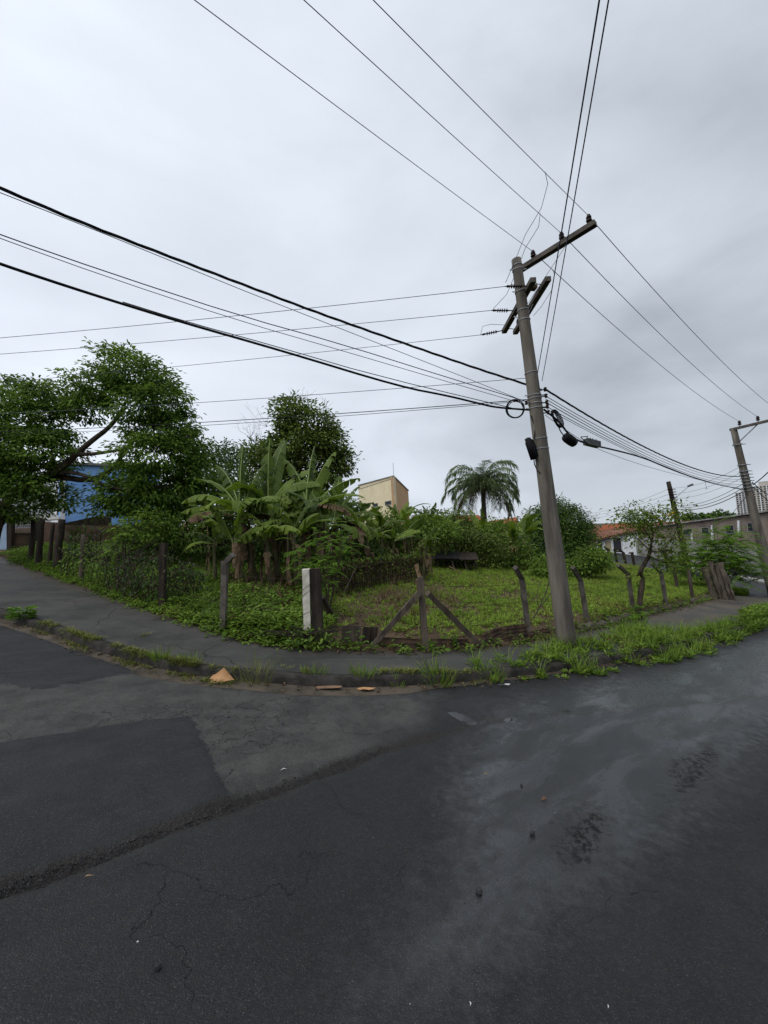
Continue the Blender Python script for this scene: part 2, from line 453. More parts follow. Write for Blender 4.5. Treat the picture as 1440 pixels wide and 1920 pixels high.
    h = t.math('MULTIPLY_ADD', t.math('MULTIPLY', debris, t.noise(45, 3)), 3.5, h)
    h = t.math('MULTIPLY_ADD', t.math('MULTIPLY', rough_spot, t.noise(28, 3)), 3.0, h)
    dry = t.math('MULTIPLY_ADD', wetr, -.82, 1.0)
    dry = t.math('MULTIPLY', dry, t.math('MULTIPLY_ADD', puddle, -.98, 1.0))
    b = t('ShaderNodeBump'); b.inputs['Distance'].default_value = .008
    t.l.new(h, b.inputs['Height']); t.l.new(dry, b.inputs['Strength'])
    # loose drag marks of the paver
    return t.set(base, r, b.outputs[0], t.math('MULTIPLY_ADD', wetr, .55, .26))
MAT['road'] = road_mat()

def sidewalk_mat():
    t = NT('worn_concrete_pavement')
    big = t.noise(.8, 5, .6); med = t.noise(4.5, 6, .65); fine = t.noise(80, 3, .6)
    c = t.mix(t.step(big, .3, .7), (.030, .0295, .028), (.052, .050, .046))
    c = t.mix(t.math('MULTIPLY', t.step(med, .5, .75), .4), c, (.09, .087, .08))
    c = t.mix(t.math('MULTIPLY', t.step(med, .28, .46), -.35), c, c) if False else c
    # earth washed in from the lot, along the inner edge
    ed = t.math('ADD', t.attr('inner'), t.math('MULTIPLY_ADD', t.noise(5, 5, .65), .5, -.25))
    c = t.mix(t.math('MULTIPLY', t.step(ed, .72, 1.0), .85), c, (.052, .038, .026))
    mud = t.math('MULTIPLY', t.step(t.attr('mud'), .2, .8), t.step(t.noise(1.6, 5, .6), .35, .6))
    c = t.mix(t.math('MULTIPLY', mud, .8), c, (.085, .068, .048))
    vo = t('ShaderNodeTexVoronoi'); vo.feature = 'DISTANCE_TO_EDGE'; vo.voronoi_dimensions = '2D'; vo.inputs['Scale'].default_value = .42
    va = t('ShaderNodeVectorMath'); va.operation = 'MULTIPLY_ADD'
    nz = t('ShaderNodeTexNoise'); nz.inputs['Scale'].default_value = 2.0; nz.inputs['Detail'].default_value = 5
    t.l.new(t.pos(), nz.inputs['Vector'])
    t.l.new(nz.outputs['Color'], va.inputs[0]); va.inputs[1].default_value = (.5, .5, 0); t.l.new(t.pos(), va.inputs[2])
    t.l.new(va.outputs[0], vo.inputs['Vector'])
    crk = t.math('SUBTRACT', 1.0, t.step(vo.outputs['Distance'], .001, .005))
    c = t.mix(t.math('MULTIPLY', crk, .8), c, (.012, .012, .010))
    c = t.mix(t.math('MULTIPLY', t.step(fine, .5, .75), .3), c, (.03, .03, .028))
    h = t.math('MULTIPLY_ADD', crk, -1.5, t.math('MULTIPLY_ADD', med, .6, t.math('MULTIPLY', fine, .35)))
    r = t.math('MULTIPLY_ADD', t.step(big, .35, .65), .25, .48)
    return t.set(c, r, t.bump(h, .006), .22)
MAT['sidewalk'] = sidewalk_mat()
MAT['kerb'] = plain('worn_kerb_concrete', (.046, .042, .037), (.016, .015, .013), 5, .9, .008, 35)
MAT['gutter'] = plain('silted_gutter', (.085, .07, .053), (.022, .02, .017), 2.2, .9, .004, 60, lo=.3, hi=.6)

def soil_mat():
    t = NT('lot_soil')
    big = t.noise(.5, 5, .6); med = t.noise(5, 6, .65); fine = t.noise(60, 3, .6)
    c = t.mix(t.step(big, .35, .65), (.062, .041, .026), (.12, .082, .05))
    c = t.mix(t.math('MULTIPLY', t.step(med, .5, .7), .5), c, (.045, .05, .02))
    c = t.mix(t.math('MULTIPLY', t.step(fine, .5, .7), .5), c, (.025, .018, .012))
    return t.set(c, .95, t.bump(t.math('MULTIPLY_ADD', fine, .4, med), .05), .15)
MAT['soil'] = soil_mat()
MAT['terrain'] = plain('far_ground', (.05, .065, .025), (.07, .05, .03), .08, .95)

# ------------------------------------------------------------------ the lie of the land
def softplus(v, k=4.0): return np.log1p(np.exp(np.clip(v / k, -30, 30))) * k
def H(x, y):
    """height of the street: it falls to the right and climbs again far behind the lot"""
    x = np.asarray(x, float); y = np.asarray(y, float)
    yc = 75 - softplus(75 - np.maximum(y, -60), 10.0)
    S = np.where(x > 0, 70.0, 35.0)
    return -0.115 * S * np.tanh(x / S) + 0.024 * yc + 0.05 * softplus(yc - 20)

def ray_ground(px, py, lift=0.0):
    d = FW + RT * ((px - 720) / FPX) + UP * ((960 - py) / FPX)
    lo, hi = 0.5, 0.5
    f = lambda k: (CAM + d * k).z - (float(H((d * k).x, (d * k).y)) + lift)
    while f(hi) > 0 and hi < 400: lo = hi; hi *= 1.05
    for _ in range(40):
        m = (lo + hi) / 2
        if f(m) > 0: lo = m
        else: hi = m
    p = CAM + d * hi
    return (p.x, p.y)

def resample(pts, n):
    pts = np.array(pts, float)
    # smooth the corners a little, then equal steps
    for _ in range(3):
        q = [pts[0]]
        for i in range(len(pts) - 1):
            q += [pts[i] * .75 + pts[i + 1] * .25, pts[i] * .25 + pts[i + 1] * .75]
        q.append(pts[-1]); pts = np.array(q)
    s = np.concatenate([[0], np.cumsum(np.linalg.norm(np.diff(pts, axis=0), axis=1))])
    t = np.linspace(0, s[-1], n)
    return np.stack([np.interp(t, s, pts[:, 0]), np.interp(t, s, pts[:, 1])], 1)

KERB_PX = [(0, 1160), (100, 1192), (200, 1230), (300, 1258), (400, 1275), (500, 1284), (620, 1292), (720, 1290), (800, 1286), (900, 1279),
           (1000, 1268), (1100, 1254), (1200, 1237), (1300, 1214), (1400, 1183), (1440, 1168)]
FENCE_PX = [(30, 1052), (100, 1076), (200, 1110), (300, 1145), (400, 1180), (480, 1203), (570, 1214), (700, 1220), (800, 1220), (910, 1214),
            (1000, 1202), (1060, 1190), (1150, 1168), (1250, 1143), (1350, 1118)]
kp = [ray_ground(*p) for p in KERB_PX]
fp = [ray_ground(x, y, .14) for x, y in FENCE_PX]
def extend(pts, d0, d1):
    p = [np.array(q) for q in pts]
    a = p[0] - p[1]; a /= np.linalg.norm(a); b = p[-1] - p[-3]; b /= np.linalg.norm(b)
    return [tuple(p[0] + a * d0)] + [tuple(q) for q in p] + [tuple(p[-1] + b * d1)]
kp = extend(kp, 22, 9); fp = extend(fp, 9, 1.0)
NS = 260
K = resample(kp, NS); F = resample(fp, NS)

def poly_sdf(x, y, poly):
    """signed distance, positive inside"""
    x = np.asarray(x, float); y = np.asarray(y, float)
    d = np.full(x.shape, 1e9); ins = np.zeros(x.shape, bool)
    n = len(poly)
    for i in range(n):
        x0, y0 = poly[i]; x1, y1 = poly[(i + 1) % n]
        ex, ey = x1 - x0, y1 - y0
        t = np.clip(((x - x0) * ex + (y - y0) * ey) / (ex * ex + ey * ey + 1e-12), 0, 1)
        d = np.minimum(d, np.hypot(x - x0 - t * ex, y - y0 - t * ey))
        c = ((y0 > y) != (y1 > y)) & (x < (x1 - x0) * (y - y0) / (y1 - y0 + 1e-12) + x0)
        ins ^= c
    return np.where(ins, d, -d)
def line_dist(x, y, pts):
    d = np.full(np.shape(x), 1e9)
    for (x0, y0), (x1, y1) in zip(pts[:-1], pts[1:]):
        ex, ey = x1 - x0, y1 - y0
        t = np.clip(((x - x0) * ex + (y - y0) * ey) / (ex * ex + ey * ey + 1e-12), 0, 1)
        d = np.minimum(d, np.hypot(x - x0 - t * ex, y - y0 - t * ey))
    return d
G2 = lambda L: [ray_ground(*p) for p in L]

# --- far terrain, one sheet to the horizon
nr, na = 60, 96
rr = np.concatenate([[0], np.geomspace(6, 1500, nr - 1)]); aa = np.linspace(0, 2 * math.pi, na)
RR, AA = np.meshgrid(rr, aa, indexing='ij')
tx, ty = RR * np.sin(AA), RR * np.cos(AA)
hill = 9.0 * np.clip((RR - 110) / 200, 0, 1) ** 1.3 * (1 + .35 * np.sin(3 * AA + 1) + .2 * np.sin(7 * AA)) * np.clip(.55 + .6 * np.sin(AA + .3), .15, 1.2)
flat = 1 - np.clip((RR - 60) / 80, 0, 1)
tz = H(tx, ty) * (.35 + .65 * flat) - .45 + hill
V = np.stack([tx, ty, tz], -1).reshape(-1, 3)
tag(grid_mesh('terrain', V, na, nr, MAT['terrain']), 'green and brown ground rising to low hills far behind the houses', None, None, 'structure')

# --- asphalt: fine near the corner, coarse beyond
xs = np.concatenate([np.linspace(-48, -9, 27)[:-1], np.arange(-9, 11.001, .05), np.linspace(11, 52, 30)[1:]])
ys = np.concatenate([np.linspace(-22, .6, 12)[:-1], np.arange(.6, 10.501, .05), np.linspace(10.5, 78, 46)[1:]])
X, Y = np.meshgrid(xs, ys)
RIDGE = G2([(-60, 1690), (0, 1668), (150, 1618), (300, 1560), (450, 1504), (600, 1450), (720, 1404), (850, 1368), (930, 1345)])
PATCH = G2([(-260, 1440), (0, 1396), (180, 1368), (360, 1344), (380, 1392), (402, 1440), (440, 1504), (300, 1556), (150, 1612), (-60, 1684), (-420, 1790)])
PATCHB = G2([(-120, 1150), (0, 1172), (130, 1214), (240, 1250), (250, 1262), (75, 1294), (0, 1282), (-200, 1240)])
OLD = G2([(-300, 1140), (0, 1165), (200, 1232), (300, 1262), (500, 1292), (640, 1300), (820, 1300), (800, 1350), (720, 1400), (600, 1448), (450, 1502), (300, 1556), (0, 1660), (-400, 1760)])
OVER = G2([(815, 1318), (900, 1305), (1000, 1318), (1040, 1330), (960, 1348), (890, 1352), (845, 1332)])
ALLI = G2([(100, 1340), (380, 1318), (600, 1310), (610, 1360), (540, 1400), (420, 1415), (380, 1345), (180, 1370)])
WET = G2([(1000, 1305), (1200, 1268), (1440, 1200), (1560, 1200), (1560, 1300), (1420, 1360), (1340, 1460), (1230, 1560), (1120, 1640), (1050, 1690), (960, 1760), (850, 1830), (740, 1850), (750, 1770), (830, 1670), (880, 1570), (850, 1470), (880, 1400), (940, 1345)])
PUD = [G2([(838, 1332), (862, 1338), (895, 1352), (880, 1355), (850, 1344)]), G2([(944, 1352), (966, 1346), (960, 1358), (946, 1360)])]
SPOT = [G2([(1080, 1530), (1118, 1515), (1128, 1545), (1095, 1610), (1062, 1620), (1062, 1580)]), G2([(1275, 1440), (1330, 1400), (1340, 1420), (1300, 1475), (1268, 1485)])]
a_ridge = line_dist(X, Y, RIDGE)
a_patch = poly_sdf(X, Y, PATCH) + .035 * noise2(X, Y, 3.5)
main_side = poly_sdf(X, Y, RIDGE + [(14, 9), (14, -8), (-14, -8)])
Z = H(X, Y) + .012 * noise2(X, Y, .35) + .004 * noise2(X, Y, 1.6)
lip = np.exp(-(a_ridge / .10) ** 2)
wob = .6 + .4 * noise2(X, Y, 2.3)
Z += .028 / (1 + np.exp(-a_patch / .012))                         # new patch stands proud of the old asphalt
Z += .018 * np.exp(-((main_side - .14) / .12) ** 2) * (1.0 + .6 * noise2(X, Y, 7))     # rolled lip of the main overlay
Z -= .05 * lip * wob                                              # ragged joint
near = (np.abs(main_side - .9) < 1.3) & (Y < 6) & (Y > 1)
Z += np.where(near, .0035 * np.sin((main_side + .08 * noise2(X, Y, 1.2)) * 17) * np.exp(-((main_side - .9) / .6) ** 2), 0)
Z += .010 / (1 + np.exp(-poly_sdf(X, Y, OVER) / .012)) + .012 / (1 + np.exp(-poly_sdf(X, Y, PATCHB) / .015))
for q in PUD: Z = np.where(poly_sdf(X, Y, q) > -.03, Z - .004, Z)
attrs = {'old': poly_sdf(X, Y, OLD), 'patch': a_patch, 'patchb': poly_sdf(X, Y, PATCHB), 'overlay': poly_sdf(X, Y, OVER),
         'debris': (.095 + .06 * noise2(X, Y, 1.9)) * np.clip(1.2 - np.maximum(0, X + .2) / 2.2, .0, 1) - a_ridge, 'alligator': poly_sdf(X, Y, ALLI), 'wet': poly_sdf(X, Y, WET),
         'puddle': np.max([poly_sdf(X, Y, q) for q in PUD], 0), 'spot': np.max([poly_sdf(X, Y, q) for q in SPOT], 0) + .02}
V = np.stack([X, Y, Z], -1).reshape(-1, 3)
road = grid_mesh('road', V, len(xs), len(ys), MAT['road'], {k: v.ravel() for k, v in attrs.items()})
tag(road, 'dark patched asphalt street, wet on one side, cracked and jointed', None, None, 'structure')

# --- kerb, gutter, pavement
def strip(name, A, B, nv, zf, mat, label, attrf=None):
    s = np.linspace(0, 1, nv)
    Q = A[None] * (1 - s[:, None, None]) + B[None] * s[:, None, None]
    z = zf(Q[..., 0], Q[..., 1], s[:, None] * np.ones(len(A))[None])
    V = np.concatenate([Q, z[..., None]], -1).reshape(-1, 3)
    at = attrf(Q[..., 0], Q[..., 1], s[:, None] * np.ones(len(A))[None]) if attrf else None
    o = grid_mesh(name, V, len(A), nv, mat, {k: v.ravel() for k, v in at.items()} if at else None)
    return tag(o, label, None, None, 'structure')
def normals2(A):
    t = np.gradient(A, axis=0); t /= np.linalg.norm(t, axis=1, keepdims=True)
    return np.stack([-t[:, 1], t[:, 0]], 1)          # to the left of travel = towards the lot
KN = normals2(K)
Kin = K + KN * .15
Kg = K - KN * (.07 + .20 / (1 + np.exp((K[:, :1] - .3) * 3.0)))
# kerb profile
prof = [(-.012, -.06), (-.006, .10), (.018, .138), (.075, .145), (.15, .142), (.15, .05)]
V = []
for i in range(NS):
    for (u, h) in prof:
        p = K[i] + KN[i] * u
        wear = .006 * noise2(p[0] * 3, p[1] * 3, 2.0)
        V.append((p[0] + wear, p[1] + wear, float(H(p[0], p[1])) + h + (wear * 1.2 if h > .05 else 0)))
kerb = grid_mesh('kerb', np.array(V), len(prof), NS, MAT['kerb'])
tag(kerb, 'worn dark concrete kerb curving round the street corner', None, None, 'structure')
strip('gutter', Kg + KN * (.06 * noise2(K[:, 0], K[:, 1], 1.3))[:, None], K, 5, lambda x, y, s: H(x, y) + .012 * noise2(x, y, .35) + .004 * noise2(x, y, 1.6) + .002 + .022 * s + .004 * noise2(x, y, 5), MAT['gutter'],
      'silted concrete gutter strip along the foot of the kerb')
side = strip('sidewalk', Kin, F, 26, lambda x, y, s: H(x, y) + .140 + .008 * noise2(x, y, .8) * np.sin(np.pi * s), MAT['sidewalk'],
             'dark worn concrete pavement between the kerb and the lot',
             lambda x, y, s: {'inner': s, 'mud': np.clip((x - 4.5) / 3.5, 0, 1)})

# --- the lot
BACK = resample([(-34, 30), (-26, 38), (-10, 46), (4, 45), (14, 38), (19, 34), (19.4, 29), (18.2, 22.5)], NS)
def lot_z(x, y, s):
    d = line_dist(x, y, [tuple(q) for q in F[::6]])
    right = np.clip((x - 1.5) / 4.0, 0, 1)
    edge = .05 + .16 * right * (1 - .8 * np.clip(d / 9, 0, 1))
    return H(x, y) + .15 + edge * np.clip(d / .25, 0, 1) + (.50 - .48 * np.clip((x - 3) / 7, 0, 1)) * np.clip(d / 14, 0, 1) ** 1.1 + .03 * noise2(x, y, 1.1) * np.clip(d / .5, 0, 1) - np.where(d < .02, .03, 0)
s = np.concatenate([np.linspace(0, .03, 8)[:-1], np.linspace(.03, 1, 90) ** 1.0])
Q = F[None] * (1 - s[:, None, None]) + BACK[None] * s[:, None, None]
z = lot_z(Q[..., 0], Q[..., 1], None)
lot = grid_mesh('lot_ground', np.concatenate([Q, z[..., None]], -1).reshape(-1, 3), NS, len(s), MAT['soil'])
tag(lot, 'bare brown earth of the fenced corner lot showing between weeds', None, None, 'structure')
LOTPOLY = [tuple(q) for q in F[::5]] + [tuple(q) for q in BACK[::-8]]

def bvh(o):
    me = o.data
    return BVHTree.FromPolygons([v.co.copy() for v in me.vertices], [tuple(p.vertices) for p in me.polygons])
BV = {'lot': bvh(lot), 'side': bvh(side), 'kerb': bvh(kerb)}
DOWN = Vector((0, 0, -1))
def gz(x, y, which=('lot', 'side', 'kerb')):
    best = -1e9
    for k in which:
        h = BV[k].ray_cast(Vector((x, y, 60)), DOWN)
        if h[0] is not None: best = max(best, h[0].z)
    return best if best > -1e8 else float(H(x, y))
def G(px, py):
    """where the ray through a pixel meets the ground"""
    d = (FW + RT * ((px - 720) / FPX) + UP * ((960 - py) / FPX)).normalized()
    best = None
    for k in BV:
        h = BV[k].ray_cast(CAM, d)
        if h[0] is not None and (best is None or h[3] < best[1]): best = (h[0], h[3])
    x, y = ray_ground(px, py)
    p = Vector((x, y, float(H(x, y))))
    if best is None or (p - CAM).length < best[1]: return p
    return best[0].copy()
def depth(p): return (Vector(p) - CAM).dot(FW)
def on_ground(px, d):
    """the ground below the pixel column px at depth d"""
    q = P(px, 1000, d)
    return Vector((q.x, q.y, gz(q.x, q.y)))

# ================================================================== utility poles
def pole_frame(base, top):
    b, t = Vector(base), Vector(top)
    ax = (t - b).normalized()
    return b, t, ax
def ring_pts(c, ax, r, n=20):
    a = Vector((1, 0, 0)); X = (a - ax * a.dot(ax)).normalized(); Y = ax.cross(X)
    return [c + X * (r * math.cos(2 * math.pi * k / n)) + Y * (r * math.sin(2 * math.pi * k / n)) for k in range(n + 1)]
def at_line(base, top, py):
    """point on the pole's axis seen at row py"""
    lo, hi = 0.0, 1.0
    for _ in range(40):
        m = (lo + hi) / 2; p = base.lerp(top, m); q = p - CAM
        row = 960 - FPX * q.dot(UP) / q.dot(FW)
        if row > py: lo = m
        else: hi = m
    return base.lerp(top, (lo + hi) / 2)

pb = G(1064, 1213); pb.z -= .05
pt = P(968, 487, depth(pb) + .55)
PB, PT, PAX = pole_frame(pb, pt)
plen = (PT - PB).length
RB, RTOP = .185, .098
prad = lambda p: RB + (RTOP - RB) * ((Vector(p) - PB).length / plen)
mp = empty('utility_pole', PB, 'tall leaning round concrete utility pole with crossarms on the grassy kerb', 'utility pole')
m = MB(); n = 26
m.tube([PB.lerp(PT, i / n) for i in range(n + 1)], [RB + (RTOP - RB) * i / n for i in range(n + 1)], 20)
shaft = m.build('shaft', MAT['concrete_pole'], mp, True)
# upper arm, running out over the street
a0, a1 = P(972, 508, 9.25), P(1117, 418, 8.05)
m = MB(); m.bar(a0, a1, .10, .13, side=(0, 0, 1), seg=1); m.build('crossarm', MAT['concrete_arm'], mp)
def arm_frame(a, b): return (b - a).normalized()
def insulator(p, parent, s=1.0, up=Vector((0, 0, 1))):
    m = MB()
    m.lathe(p, up, [(0, .012 * s), (.05 * s, .014 * s), (.055 * s, .05 * s), (.085 * s, .058 * s), (.09 * s, .038 * s), (.12 * s, .034 * s), (.125 * s, .05 * s), (.155 * s, .05 * s),
                    (.165 * s, .03 * s), (.185 * s, .036 * s), (.20 * s, .03 * s), (.21 * s, .001)], 12)
    return m.build('insulator', MAT['insulator'], parent, True)
INS = []
for (px, py, k) in ((1003, 490, .22), (1058, 452, .60), (1106, 420, .93)):
    q = a0.lerp(a1, k) + Vector((0, 0, .055)); insulator(q, mp); INS.append(q + Vector((0, 0, .18)))
# brace of the upper arm
m = MB(); m.bar(P(1060, 462, 8.45), at_line(PB, PT, 578) + Vector((.05, -.1, 0)), .05, .012); m.build('brace', MAT['steel'], mp)
# double lower arms
b0, b1 = P(945, 622, 10.15), P(1000, 524, 8.05)
c0, c1 = P(966, 624, 10.15), P(1028, 522, 8.05)
for (u, v) in ((b0, b1), (c0, c1)):
    m = MB(); m.bar(u, v, .095, .115, side=(0, 0, 1)); m.build('crossarm', MAT['concrete_arm'], mp)
for k in (.08, .5, .92):
    m = MB(); m.tube([b0.lerp(b1, k), c0.lerp(c1, k)], .011, 6); m.build('spacer_bolt', MAT['steel'], mp)
m = MB(); q = at_line(PB, PT, 553); m.bar(q + Vector((.10, -.18, .06)), q + Vector((.26, -.16, .05)), .13, .10); m.build('packing_block', MAT['pale_wood'], mp)
insulator(c0.lerp(c1, .12) + Vector((0, 0, .05)), mp, .8)
for (v0, py) in ((b0.lerp(b1, .35), 600), (c0.lerp(c1, .62), 604)):
    m = MB(); m.bar(v0, at_line(PB, PT, py), .035, .008); m.build('brace', MAT['steel'], mp)
# strain insulators pulled to the left
STR = []
for (k, px, py, d) in ((.90, 947, 537, 8.25), (.46, 921, 582, 9.2), (.04, 901, 628, 10.1)):
    s0 = b0.lerp(b1, k); e0 = P(px, py, d); m = MB()
    ax = (e0 - s0); L = ax.length; ax.normalize()
    prof = [(0, .012), (L * .3, .012), (L * .32, .022)]
    for j in range(5):
        h = L * (.36 + .09 * j); prof += [(h - .004, .014), (h, .042), (h + .012, .042), (h + .016, .014)]
    prof += [(L * .86, .024), (L * .92, .024), (L * .94, .01), (L, .01)]
    m.lathe(s0, ax, prof, 10); m.build('strain_insulator', MAT['insulator'], mp, True); STR.append(e0)
# steel bands and bolts
for py in (499, 507, 548, 583, 601, 700, 742, 748, 757, 766, 823, 842):
    q = at_line(PB, PT, py); m = MB(); m.tube(ring_pts(q, PAX, prad(q) + .004), .009, 6, False)
    if py in (507, 548, 742, 766):
        for sx in (-1, 1):
            m.tube([q + Vector((sx * (prad(q) - .01), -.02, 0)), q + Vector((sx * (prad(q) + .075), -.03, 0))], .012, 6)
    m.build('band', MAT['steel'], mp)
# rack insulators at the low-voltage level
for (px, py) in ((1016, 733), (1020, 745), (1024, 757), (1018, 765), (992, 756), (1023, 776)):
    q = at_line(PB, PT, py); side_x = .22 if px > 1000 else -.2
    m = MB(); e1 = q + Vector((side_x, -.05, 0))
    m.tube([q, e1], .013, 6); m.lathe(e1 - Vector((0, 0, .035)), (0, 0, 1), [(0, .03), (.02, .034), (.03, .02), (.045, .02), (.055, .034), (.075, .03)], 10)
    m.build('rack_insulator', MAT['insulator'], mp)
# splice canister strapped to the shaft
q = at_line(PB, PT, 842); o = q + Vector((-.24, -.08, 0)); tilt = Vector((-.23, 0, 1)).normalized()
m = MB(); m.lathe(o - tilt * .22, tilt, [(0, .03), (.0, .07), (.36, .075), (.38, .06), (.44, .06), (.46, .001)], 12)
m.lathe(o + Vector((.10, .02, -.16)), tilt, [(0, .05), (.2, .06), (.34, .05), (.38, .01)], 10)
sc = m.build('splice_canister', MAT['black_plastic'], mp, True)
m = MB()
w0 = o - tilt * .2
m.tube([w0, w0 + Vector((.0, 0, -.12)), w0 + Vector((.05, 0, -.26)), w0 + Vector((.13, 0, -.34)), w0 + Vector((.2, .02, -.37))], .011, 6)
m.build('drop_lead', MAT['cable'], mp); m = MB()
m.tube([o + Vector((.08, 0, .2)), o + Vector((.13, 0, .42)), at_line(PB, PT, 780) + Vector((-.14, -.06, 0))], .011, 6)
m.build('drop_lead', MAT['cable'], mp)

# --- second pole, down the street
qb = G(1437, 1116); qb = on_ground(1437, depth(qb)); qb.z -= .05
qt = P(1375, 803, depth(qb) + .75)
p2 = empty('utility_pole', qb, 'concrete utility pole with one crossarm at the far end of the lot', 'utility pole')
m = MB(); m.tube([qb.lerp(qt, i / 12) for i in range(13)], [.24 - .10 * i / 12 for i in range(13)], 14); m.build('shaft', MAT['concrete_pole'], p2, True)
d2 = depth(qt)
e0, e1 = P(1369, 806, d2 + .1), P(1470, 782, d2 - 2.0)
m = MB(); m.bar(e0, e1, .12, .14, side=(0, 0, 1)); m.build('crossarm', MAT['concrete_arm'], p2)
INS2 = []
for k in (.2, .55, .93):
    u = e0.lerp(e1, k) + Vector((0, 0, .06)); insulator(u, p2, 1.5); INS2.append(u + Vector((0, 0, .27)))
m = MB(); m.bar(e0.lerp(e1, .56), at_line(qb, qt, 832), .06, .02); m.build('brace', MAT['steel'], p2)
for py in (834, 872, 884, 890, 896, 902, 908, 914, 920):
    u = at_line(qb, qt, py); m = MB(); ax2 = (qt - qb).normalized(); m.tube(ring_pts(u, ax2, .20), .02, 5, False)
    m.tube([u + Vector((-.34, -.1, 0)), u + Vector((.34, -.1, 0))], .022, 5); m.build('band', MAT['steel'], p2)
LV2 = lambda py: at_line(qb, qt, py) + Vector((-.2, -.12, 0))
# --- third pole, dark timber with a street lamp
rb = on_ground(1284, 31); rt_ = P(1253, 903, 31.6)
p3 = empty('utility_pole', rb, 'dark timber utility pole with a street lamp arm beyond the yellow flowered tree', 'utility pole')
m = MB(); m.tube([rb.lerp(rt_, i / 12) for i in range(13)], [.23 - .08 * i / 12 for i in range(13)], 12, jit=.04); m.build('shaft', MAT['dark_wood'], p3, True)
for py in range(918, 946, 5):
    u = at_line(rb, rt_, py); m = MB(); m.tube([u + Vector((-.3, -.16, 0)), u + Vector((.3, -.16, 0))], .035, 5); m.build('rack_insulator', MAT['insulator'], p3)
la = [P(1262, 940, 31.2), P(1270, 930, 31), P(1284, 918, 30.8), P(1292, 911, 30.7)]
m = MB(); m.tube(la, .03, 6); lampa = m.build('lamp_arm', MAT['steel'], p3)
m = MB(); m.bar(P(1290, 912, 30.7), P(1299, 908, 30.6), .22, .12); m.build('lamp_head', MAT['grey_plastic'], lampa)

# ================================================================== wires and cables
def sag(p0, p1, s, n=24):
    p0, p1 = Vector(p0), Vector(p1)
    return [p0.lerp(p1, i / n) - Vector((0, 0, 4 * s * (i / n) * (1 - i / n))) for i in range(n + 1)]
def wire(pts, r, label, mat='wire', n=5, cat='wire', name='overhead_wire', group=None):
    m = MB(); m.tube(pts, r, n); o = m.build(name, MAT[mat], None, True)
    return tag(o, label, cat, group)
def beyond(p, q, k):
    """carry the line q->p on past p"""
    p, q = Vector(p), Vector(q); return p + (p - q) * k
# three primary wires: overhead from behind the viewer, over the pins, on to the second pole
for i, (px, d, nm) in enumerate(((375, 4.35, 'innermost'), (578, 4.35, 'middle'), (707, 4.35, 'outermost'))):
    far = beyond(P(px, 0, d), INS[i], 1.1)
    wire(sag(INS[i], far, .05, 16), .005, f'thin bare wire rising from the {nm} pin of the upper crossarm over the street')
    wire(sag(INS[i], INS2[i], .35, 30), .0075, f'thin bare wire from the {nm} upper crossarm pin to the second pole')
# jumpers
j = lambda *a: [P(*q) for q in a]
wire(j((1022, 322, 7.6), (1027, 345, 7.7), (1015, 390, 7.9), (985, 440, 8.2), (965, 490, 8.3), (948, 530, 8.25)), .0055, 'longer slack jumper wire curving from the outermost overhead wire to the arm')
wire(j((1013, 400, 7.8), (1010, 425, 7.9), (985, 465, 8.3), (970, 505, 8.8), (950, 552, 9.0), (924, 580, 9.2)), .0055, 'shorter slack jumper wire curving from the middle overhead wire')
wire(j((1036, 506, 9.1), (1040, 515, 9.2), (1034, 545, 9.4), (1015, 575, 9.6), (1000, 592, 9.6)), .0055, 'slack jumper wire hanging behind the double crossarms')
wire(j((901, 627, 10.1), (905, 612, 10.1), (920, 608, 10.1), (958, 610, 10.1)), .0055, 'short looped jumper wire at the lowest strain insulator')
# the three strained wires to the left
for i, (px, py, d, nm) in enumerate(((0, 627, 9.9, 'upper'), (0, 658, 10.9, 'middle'), (0, 712, 12.6, 'lowest'))):
    wire(sag(STR[i], beyond(P(px, py, d), STR[i], .5), .10), .0065, f'thin wire strained left from the {nm} strain insulator towards the tree')
# two pairs from across the street
pq = at_line(PB, PT, 700); pr = at_line(PB, PT, 715)
wire(sag(pq + Vector((.06, -.15, -.1)), beyond(P(1119, 0, 3.2), P(1010, 650, 8.3), .25), .05), .0078, 'blue-black service wire climbing steeply from the pole over the street', 'wire_blue')
wire(sag(pr + Vector((.15, -.12, -.05)), beyond(P(1137, 0, 3.2), P(1016, 690, 8.3), .25), .05), .0068, 'second steep service wire, thinner, right of the first one', 'wire_blue')
# thick twisted bundle
main_l = [P(*q) for q in ((-90, 318, 4.7), (0, 352, 5.0), (60, 378, 5.2), (170, 424, 5.6), (300, 474, 6.05), (460, 535, 6.65), (600, 588, 7.15), (770, 648, 7.75), (900, 693, 8.25), (985, 720, 8.55), (1016, 731, 8.62))]
def smooth(pts, it=2):
    for _ in range(it):
        q = [pts[0]]
        for a, b in zip(pts[:-1], pts[1:]): q += [a.lerp(b, .25), a.lerp(b, .75)]
        q.append(pts[-1]); pts = q
    return pts
def twisted(pts, r, off, turns, label, mat='cable', name='cable_bundle'):
    pts = smooth(pts, 2); m = MB()
    s = 0.0
    tot = sum((b - a).length for a, b in zip(pts[:-1], pts[1:]))
    dense = []
    nn = int(tot / .06)
    acc = [0]
    for a, b in zip(pts[:-1], pts[1:]): acc.append(acc[-1] + (b - a).length)
    for k in range(nn + 1):
        t = tot * k / nn; i = max(0, min(len(pts) - 2, int(np.searchsorted(acc, t)) - 1))
        dense.append((pts[i].lerp(pts[i + 1], (t - acc[i]) / max(acc[i + 1] - acc[i], 1e-6)), t))
    for ph in (0, 2.09, 4.19):
        line = []
        for (p, t) in dense:
            a = t * turns + ph
            line.append(p + Vector((0, math.cos(a), math.sin(a))) * off)
        m.tube(line, r, 5)
    o = m.build(name, MAT[mat], None, True)
    return tag(o, label, 'cable')
twisted(main_l, .013, .012, 5.0, 'thick twisted black cable bundle sloping from upper left to the pole')
